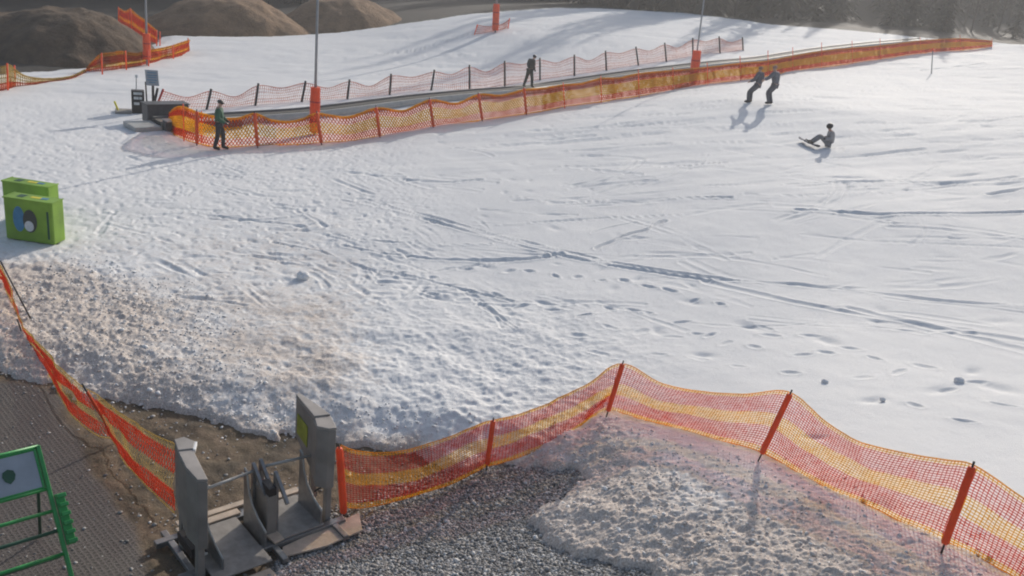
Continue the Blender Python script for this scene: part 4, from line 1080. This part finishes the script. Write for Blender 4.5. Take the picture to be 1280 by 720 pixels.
def person(label, base, yaw, scale, J, c, group=None, cap='cap', tilt=None):
    """J: joints in metres (x to the person's right, y forward, z up) of a 1.75 m tall figure"""
    e = empty('person', base, label, 'person', group, rz=yaw); e.scale = (scale,) * 3
    if tilt is not None:
        e.rotation_mode = 'XYZ'; e.rotation_euler = tilt
    V = lambda a: np.array(J[a], float)
    j = {k: np.array(v, float) for k, v in J.items()}
    up = j['head'] - j['neck']; up /= np.linalg.norm(up)
    rt_ = np.array([1., 0, 0]); 
    fw_ = np.cross(up, rt_); fw_ /= np.linalg.norm(fw_)
    if 'look' in j: fw_ = j['look'] - up * (j['look'] @ up); fw_ /= np.linalg.norm(fw_); rt_ = np.cross(fw_, up)
    j.pop('look', None)
    j['crown'] = j['head'] + up * .10; j['chin'] = j['head'] - up * .07 + fw_ * .035; j['nose'] = j['head'] + fw_ * .105 - up * .012
    bones = [('pelvis', 'belly'), ('belly', 'chest'), ('chest', 'neck'), ('neck', 'head'), ('head', 'crown'), ('head', 'nose'), ('head', 'chin')]
    R = dict(pelvis=.11, belly=.112, chest=.13, neck=.055, head=(.082, .09), crown=.05, nose=.018, chin=.045)
    for s in 'lr':
        bones += [('chest', 'shoulder_' + s), ('shoulder_' + s, 'elbow_' + s), ('elbow_' + s, 'wrist_' + s), ('pelvis', 'hip_' + s), ('hip_' + s, 'knee_' + s), ('knee_' + s, 'ankle_' + s), ('ankle_' + s, 'toe_' + s)]
        R.update({'shoulder_' + s: .062, 'elbow_' + s: .045, 'wrist_' + s: .032, 'hip_' + s: .085, 'knee_' + s: .058, 'ankle_' + s: .042, 'toe_' + s: .04})
    skin_mesh('body', j, bones, {k: R[k] for k in j}, 'pelvis', M['skin'], e)
    grow = lambda k, f, a: (R[k][0] * f + a, R[k][1] * f + a) if isinstance(R[k], tuple) else R[k] * f + a
    # jacket
    jk = ['pelvis', 'belly', 'chest', 'neckj'] + [p + s for s in 'lr' for p in ('shoulder_', 'elbow_', 'wrist_')]
    jj = dict(j); jj['neckj'] = j['chest'] * .35 + j['neck'] * .65
    R['neckj'] = .06
    jb = [('pelvis', 'belly'), ('belly', 'chest'), ('chest', 'neckj')] + [(a + s, b + s) if a != 'chest' else ('chest', b + s) for s in 'lr' for a, b in (('chest', 'shoulder_'), ('shoulder_', 'elbow_'), ('elbow_', 'wrist_'))]
    skin_mesh('jacket', {k: jj[k] for k in jk}, jb, {k: grow(k, 1.2, .03) for k in jk}, 'pelvis', c['jacket'], e)
    tj = dict(j); tk = ['pelvis'] + [p + s for s in 'lr' for p in ('hip_', 'knee_', 'ankle_')]
    tb = [('pelvis', 'hip_' + s) for s in 'lr'] + [(a + s, b + s) for s in 'lr' for a, b in (('hip_', 'knee_'), ('knee_', 'ankle_'))]
    skin_mesh('trousers', {k: tj[k] for k in tk}, tb, {k: (.12 if k == 'pelvis' else grow(k, 1.1, .024)) for k in tk}, 'pelvis', c['trousers'], e)
    for s in 'lr':
        a, t = j['ankle_' + s], j['toe_' + s]; d = t - a; d[2] = 0; d /= np.linalg.norm(d) + 1e-9; dn = (t - a); 
        sole = np.array([0, 0, -.0])
        sk = dict(a0=a + (a - t) * 0 + (j['knee_' + s] - a) * .22, a1=a - d * .02, heel=a - d * .05 + (t - a) * np.array([0, 0, .6]), toe=t + d * .04)
        skin_mesh('boot', sk, [('a0', 'a1'), ('a1', 'heel'), ('a1', 'toe')], dict(a0=.062, a1=.062, heel=.05, toe=.048), 'a1', c['boots'], e)
        # glove: palm, four fingers, thumb
        wv = j['wrist_' + s]; dv = wv - j['elbow_' + s]; dv /= np.linalg.norm(dv); sdv = np.cross(dv, np.array([0, 1., .2])); sdv /= np.linalg.norm(sdv) + 1e-9; nv = np.cross(sdv, dv)
        G_ = MB(); G_.tube([wv - dv * .02, wv + dv * .02, wv + dv * .06, wv + dv * .095], [.036, .04, .044, .036], 8)
        for q in range(4):
            b0 = wv + dv * .085 + sdv * (.027 - .018 * q); L = (.07, .08, .075, .055)[q]
            G_.tube([b0, b0 + dv * L * .5 - nv * .008, b0 + dv * L * .85 - nv * .03], [.0125, .012, .009], 6)
        b0 = wv + dv * .03 + sdv * .036; G_.tube([b0, b0 + sdv * .025 + dv * .03, b0 + sdv * .03 + dv * .062 - nv * .01], [.015, .013, .010], 6)
        me = bpy.data.meshes.new('glove'); me.from_pydata(G_.v, [], G_.f); me.materials.append(c['gloves']); o = bpy.data.objects.new('glove', me); COL.objects.link(o); o.parent = e
    # eyes, ears, headwear
    def bl(nm, ctr, r, mt, sc=(1, 1, 1), par=e):
        bm = bmesh.new(); bmesh.ops.create_uvsphere(bm, u_segments=14, v_segments=10, radius=r)
        for v in bm.verts:
            q = rt_ * v.co.x * sc[0] + fw_ * v.co.y * sc[1] + up * v.co.z * sc[2] + ctr; v.co = q
        me = bpy.data.meshes.new(nm); bm.to_mesh(me); bm.free(); me.materials.append(mt)
        for p in me.polygons: p.use_smooth = True
        o = bpy.data.objects.new(nm, me); COL.objects.link(o); o.parent = par; return o
    for sx in (-1, 1):
        bl('eye', j['head'] + fw_ * .078 + rt_ * sx * .03 + up * .012, .012, M['dark'])
        bl('ear', j['head'] + rt_ * sx * .082 - up * .005, .022, M['skin'], (.5, 1, 1.3))
    bl('mouth', j['head'] + fw_ * .08 - up * .055, .02, M['red'], (1, .35, .3))
    if cap == 'helmet':
        bl('helmet', j['head'] + up * .045 - fw_ * .012, .122, c['hat'], (1, 1.12, .92))
        bl('goggles', j['head'] + up * .02 + fw_ * .085, .05, M['dark'], (1.5, .6, .7))
    else:
        h = bl('hat', j['head'] + up * .055 - fw_ * .01, .105, c['hat'], (1, 1.08, .78))
        if cap == 'cap': bl('brim', j['head'] + up * .05 + fw_ * .115, .07, c['hat'], (1, .8, .16), e)
    return e

def std_pose(**kw):
    J = dict(pelvis=(0, 0, .95), belly=(0, 0, 1.10), chest=(0, 0, 1.32), neck=(0, 0, 1.50), head=(0, .015, 1.635), shoulder_l=(-.19, 0, 1.42), shoulder_r=(.19, 0, 1.42), elbow_l=(-.25, -.02, 1.13), elbow_r=(.25, -.02, 1.13),
             wrist_l=(-.24, .10, .90), wrist_r=(.24, .10, .90), hip_l=(-.10, 0, .90), hip_r=(.10, 0, .90), knee_l=(-.11, .03, .50), knee_r=(.11, .03, .50), ankle_l=(-.12, 0, .09), ankle_r=(.12, 0, .09), toe_l=(-.14, .15, .045), toe_r=(.14, .15, .045))
    J.update(kw); return J

def cloth(name, col): return simple(name, col, .85, .2, 9, bump=.15)
C_GREEN = dict(jacket=cloth('dark_green_jacket', (.03, .10, .06)), trousers=cloth('charcoal_trousers', (.035, .035, .042)), boots=M['dark'], gloves=M['dark'], hat=M['dark'])
C_DARK = dict(jacket=cloth('grey_brown_jacket', (.06, .055, .05)), trousers=cloth('dark_green_trousers', (.035, .042, .036)), boots=M['dark'], gloves=M['dark'], hat=M['dark'])
C_GREY = dict(jacket=cloth('grey_blue_jacket', (.13, .13, .15)), trousers=cloth('dark_grey_trousers', (.10, .10, .115)), boots=M['dark'], gloves=M['skin'], hat=cloth('brown_hat', (.25, .14, .10)))
C_GREY2 = dict(jacket=cloth('slate_jacket', (.15, .15, .175)), trousers=cloth('slate_trousers', (.11, .11, .13)), boots=M['dark'], gloves=M['skin'], hat=cloth('pinkish_hat', (.35, .2, .17)))
C_SIT = dict(jacket=cloth('light_grey_jacket', (.34, .32, .32)), trousers=cloth('mid_grey_trousers', (.22, .22, .23)), boots=M['dark'], gloves=M['dark'], hat=M['dark'])

def snow_top(px, py, dz=SN):
    return ground(px, py, dz)
# the man by the striped net, looking right
b = snow_top(274, 187)
P1 = person('man in a dark green jacket and cap standing beside the striped net', b, rad(-80), 0.98,
            std_pose(elbow_l=(-.26, .02, 1.13), wrist_l=(-.16, .24, 1.02), elbow_r=(.26, .0, 1.13), wrist_r=(.17, .24, 1.0), ankle_l=(-.10, .12, .09), toe_l=(-.11, .28, .045), knee_l=(-.10, .12, .5), ankle_r=(.11, -.14, .09), toe_r=(.13, .02, .045), knee_r=(.11, -.03, .5), head=(0, .04, 1.63)), C_GREEN)
mb = MB(); 
# the rider on the conveyor
k = int(np.argmin(np.hypot(CS[:, 0] - ground(672, 110, .52)[0], CS[:, 1] - ground(672, 110, .52)[1])))
b = CS[k] + CSIDE[k] * .40 + np.array([0, 0, -.04]); yawc = math.atan2(CT[k][1], CT[k][0]) - math.pi / 2
person('dark clothed rider standing hunched on the conveyor lift', b, yawc - .25, 1.0,
       std_pose(belly=(0, .02, 1.10), chest=(0, .06, 1.31), neck=(0, .13, 1.47), head=(0, .20, 1.58), shoulder_l=(-.18, .05, 1.41), shoulder_r=(.18, .05, 1.41), elbow_l=(-.22, .0, 1.14), elbow_r=(.22, .02, 1.14), wrist_l=(-.17, .16, .98), wrist_r=(.17, .17, .98),
                ankle_l=(-.12, -.22, .09), toe_l=(-.16, -.08, .045), knee_l=(-.11, -.08, .5), ankle_r=(.12, .16, .09), toe_r=(.14, .31, .045), knee_r=(.11, .12, .5)), C_DARK, cap='beanie')
# the pair leaning back arm in arm
def pair(px, py, tx, ty, C_, label, arm, sc):
    b = snow_top(px, py); t = above(b, tx, ty); v = t - b; H = np.linalg.norm(v); v /= H
    fwb = np.array([b[0], b[1], 0]) / np.linalg.norm(b[:2]); rtb = np.array([fwb[1], -fwb[0], 0]); lean = math.asin(np.clip(v @ rtb, -1, 1))
    yaw = math.atan2(fwb[1], fwb[0]) - math.pi / 2 + rad(62)          # facing down the slope to the left
    J = std_pose(pelvis=(0, -.10, .90), belly=(0, -.08, 1.06), chest=(0, -.02, 1.28), neck=(0, .04, 1.45), head=(0, .07, 1.585), shoulder_l=(-.19, -.01, 1.38), shoulder_r=(.19, -.01, 1.38), hip_l=(-.10, -.08, .86), hip_r=(.10, -.08, .86),
                 knee_l=(-.12, .16, .52), knee_r=(.12, .16, .52), toe_l=(-.14, .14, .06), toe_r=(.14, .14, .06))
    J.update(arm)
    # lean the whole figure about its feet
    c, s = math.cos(lean * .8), math.sin(lean * .8)
    lx = rtb[0] * math.cos(-yaw) - rtb[1] * math.sin(-yaw); ly = rtb[0] * math.sin(-yaw) + rtb[1] * math.cos(-yaw)
    for k_ in J:
        p = np.array(J[k_], float); h = p[2]
        if 'toe' in k_ or 'ankle' in k_: continue
        J[k_] = (p[0] + lx * s * h, p[1] + ly * s * h, h * c)
    return person(label, b, yaw, sc, J, C_, 'pair leaning back arm in arm', 'beanie')
pair(936, 129, 957, 82, C_GREY, 'left one of the two grey clothed people leaning arm in arm on the slope', dict(elbow_r=(.36, .08, 1.18), wrist_r=(.52, .2, 1.10), elbow_l=(-.24, .05, 1.1), wrist_l=(-.2, .24, 1.0)), 1.02)
pair(962, 131, 971, 82, C_GREY2, 'right one of the two grey clothed people leaning arm in arm on the slope', dict(elbow_l=(-.36, .08, 1.18), wrist_l=(-.50, .2, 1.08), elbow_r=(.25, .0, 1.12), wrist_r=(.22, .15, .92)), 1.04)
# the seated snowboarder
b = snow_top(1036, 184)
J = dict(pelvis=(0, 0, .13), belly=(0, .0, .28), chest=(0, .04, .50), neck=(0, .10, .66), head=(0, .15, .79), shoulder_l=(-.19, .04, .59), shoulder_r=(.19, .04, .59), elbow_l=(-.28, .02, .36), elbow_r=(.28, .02, .36), wrist_l=(-.20, .26, .34), wrist_r=(.22, .24, .32),
         hip_l=(-.10, .06, .13), hip_r=(.10, .06, .13), knee_l=(-.14, .42, .40), knee_r=(.14, .42, .40), ankle_l=(-.15, .72, .10), ankle_r=(.15, .72, .10), toe_l=(-.17, .86, .10), toe_r=(.17, .86, .10), look=(.5, 1, -.1))
yw = math.atan2(b[1], b[0]) + rad(0)
P5 = person('snowboarder in grey sitting on the snow with a dark helmet', b, yw + rad(12) - 0.0, .98, J, C_SIT, cap='helmet')
def snowboard():
    me_b = MB(); L, W = .76, .13
    n = 24; lo, up_ = [], []
    for i in range(n):
        a = 2 * math.pi * i / n; x = L * np.sign(math.cos(a)) * abs(math.cos(a)) ** .55; y = W * np.sign(math.sin(a)) * abs(math.sin(a)) ** .5
        z = .10 * max(0, abs(x) / L - .75) ** 1.2 * 4
        lo.append((x, y, z)); up_.append((x, y, z + .014))
    me_b.prism(lo, up_)
    e = empty('snowboard', b, 'grey snowboard strapped under the feet of the seated snowboarder', 'snowboard')
    o = me_b.build('deck', cloth('board_top', (.12, .13, .16)), None)
    o.parent = e; o.rotation_euler = (rad(20), 0, 0)
    f = np.array([-math.sin(yw + rad(12)), math.cos(yw + rad(12))])
    e.location = (b[0] + f[0] * .80, b[1] + f[1] * .80, b[2] + .05); e.rotation_euler = (0, 0, yw + rad(12) + .35)
    for sx in (-.2, .2):
        mb = MB(); mb.tube([(sx, -.08, .03), (sx, -.04, .10), (sx, .05, .10), (sx, .09, .03)], .02, 6); q = mb.build('binding', M['dark'], None); q.parent = e; q.rotation_euler = (rad(20), 0, 0)
snowboard()

# ------------------------------------------------------------------ thin haze added in place of lens veil, to lift the darks
def haze():
    mb = MB(); mb.box((0, 0, 38), (430, 0, 0), (0, 430, 0), (0, 0, 45)); 
    m = bpy.data.materials.new('veil_haze'); m.use_nodes = True; nt = m.node_tree; nt.nodes.clear()
    out = nt.nodes.new('ShaderNodeOutputMaterial'); v = nt.nodes.new('ShaderNodeVolumePrincipled')
    v.inputs['Color'].default_value = (.9, .92, .95, 1); v.inputs['Density'].default_value = HAZE; v.inputs['Anisotropy'].default_value = .35
    nt.links.new(v.outputs[0], out.inputs['Volume'])
    o = mb.build('haze', m); tag(o, 'thin pale haze added to stand in for lens veil', kind='stuff'); o.display_type = 'WIRE'
HAZE = .0014
haze()
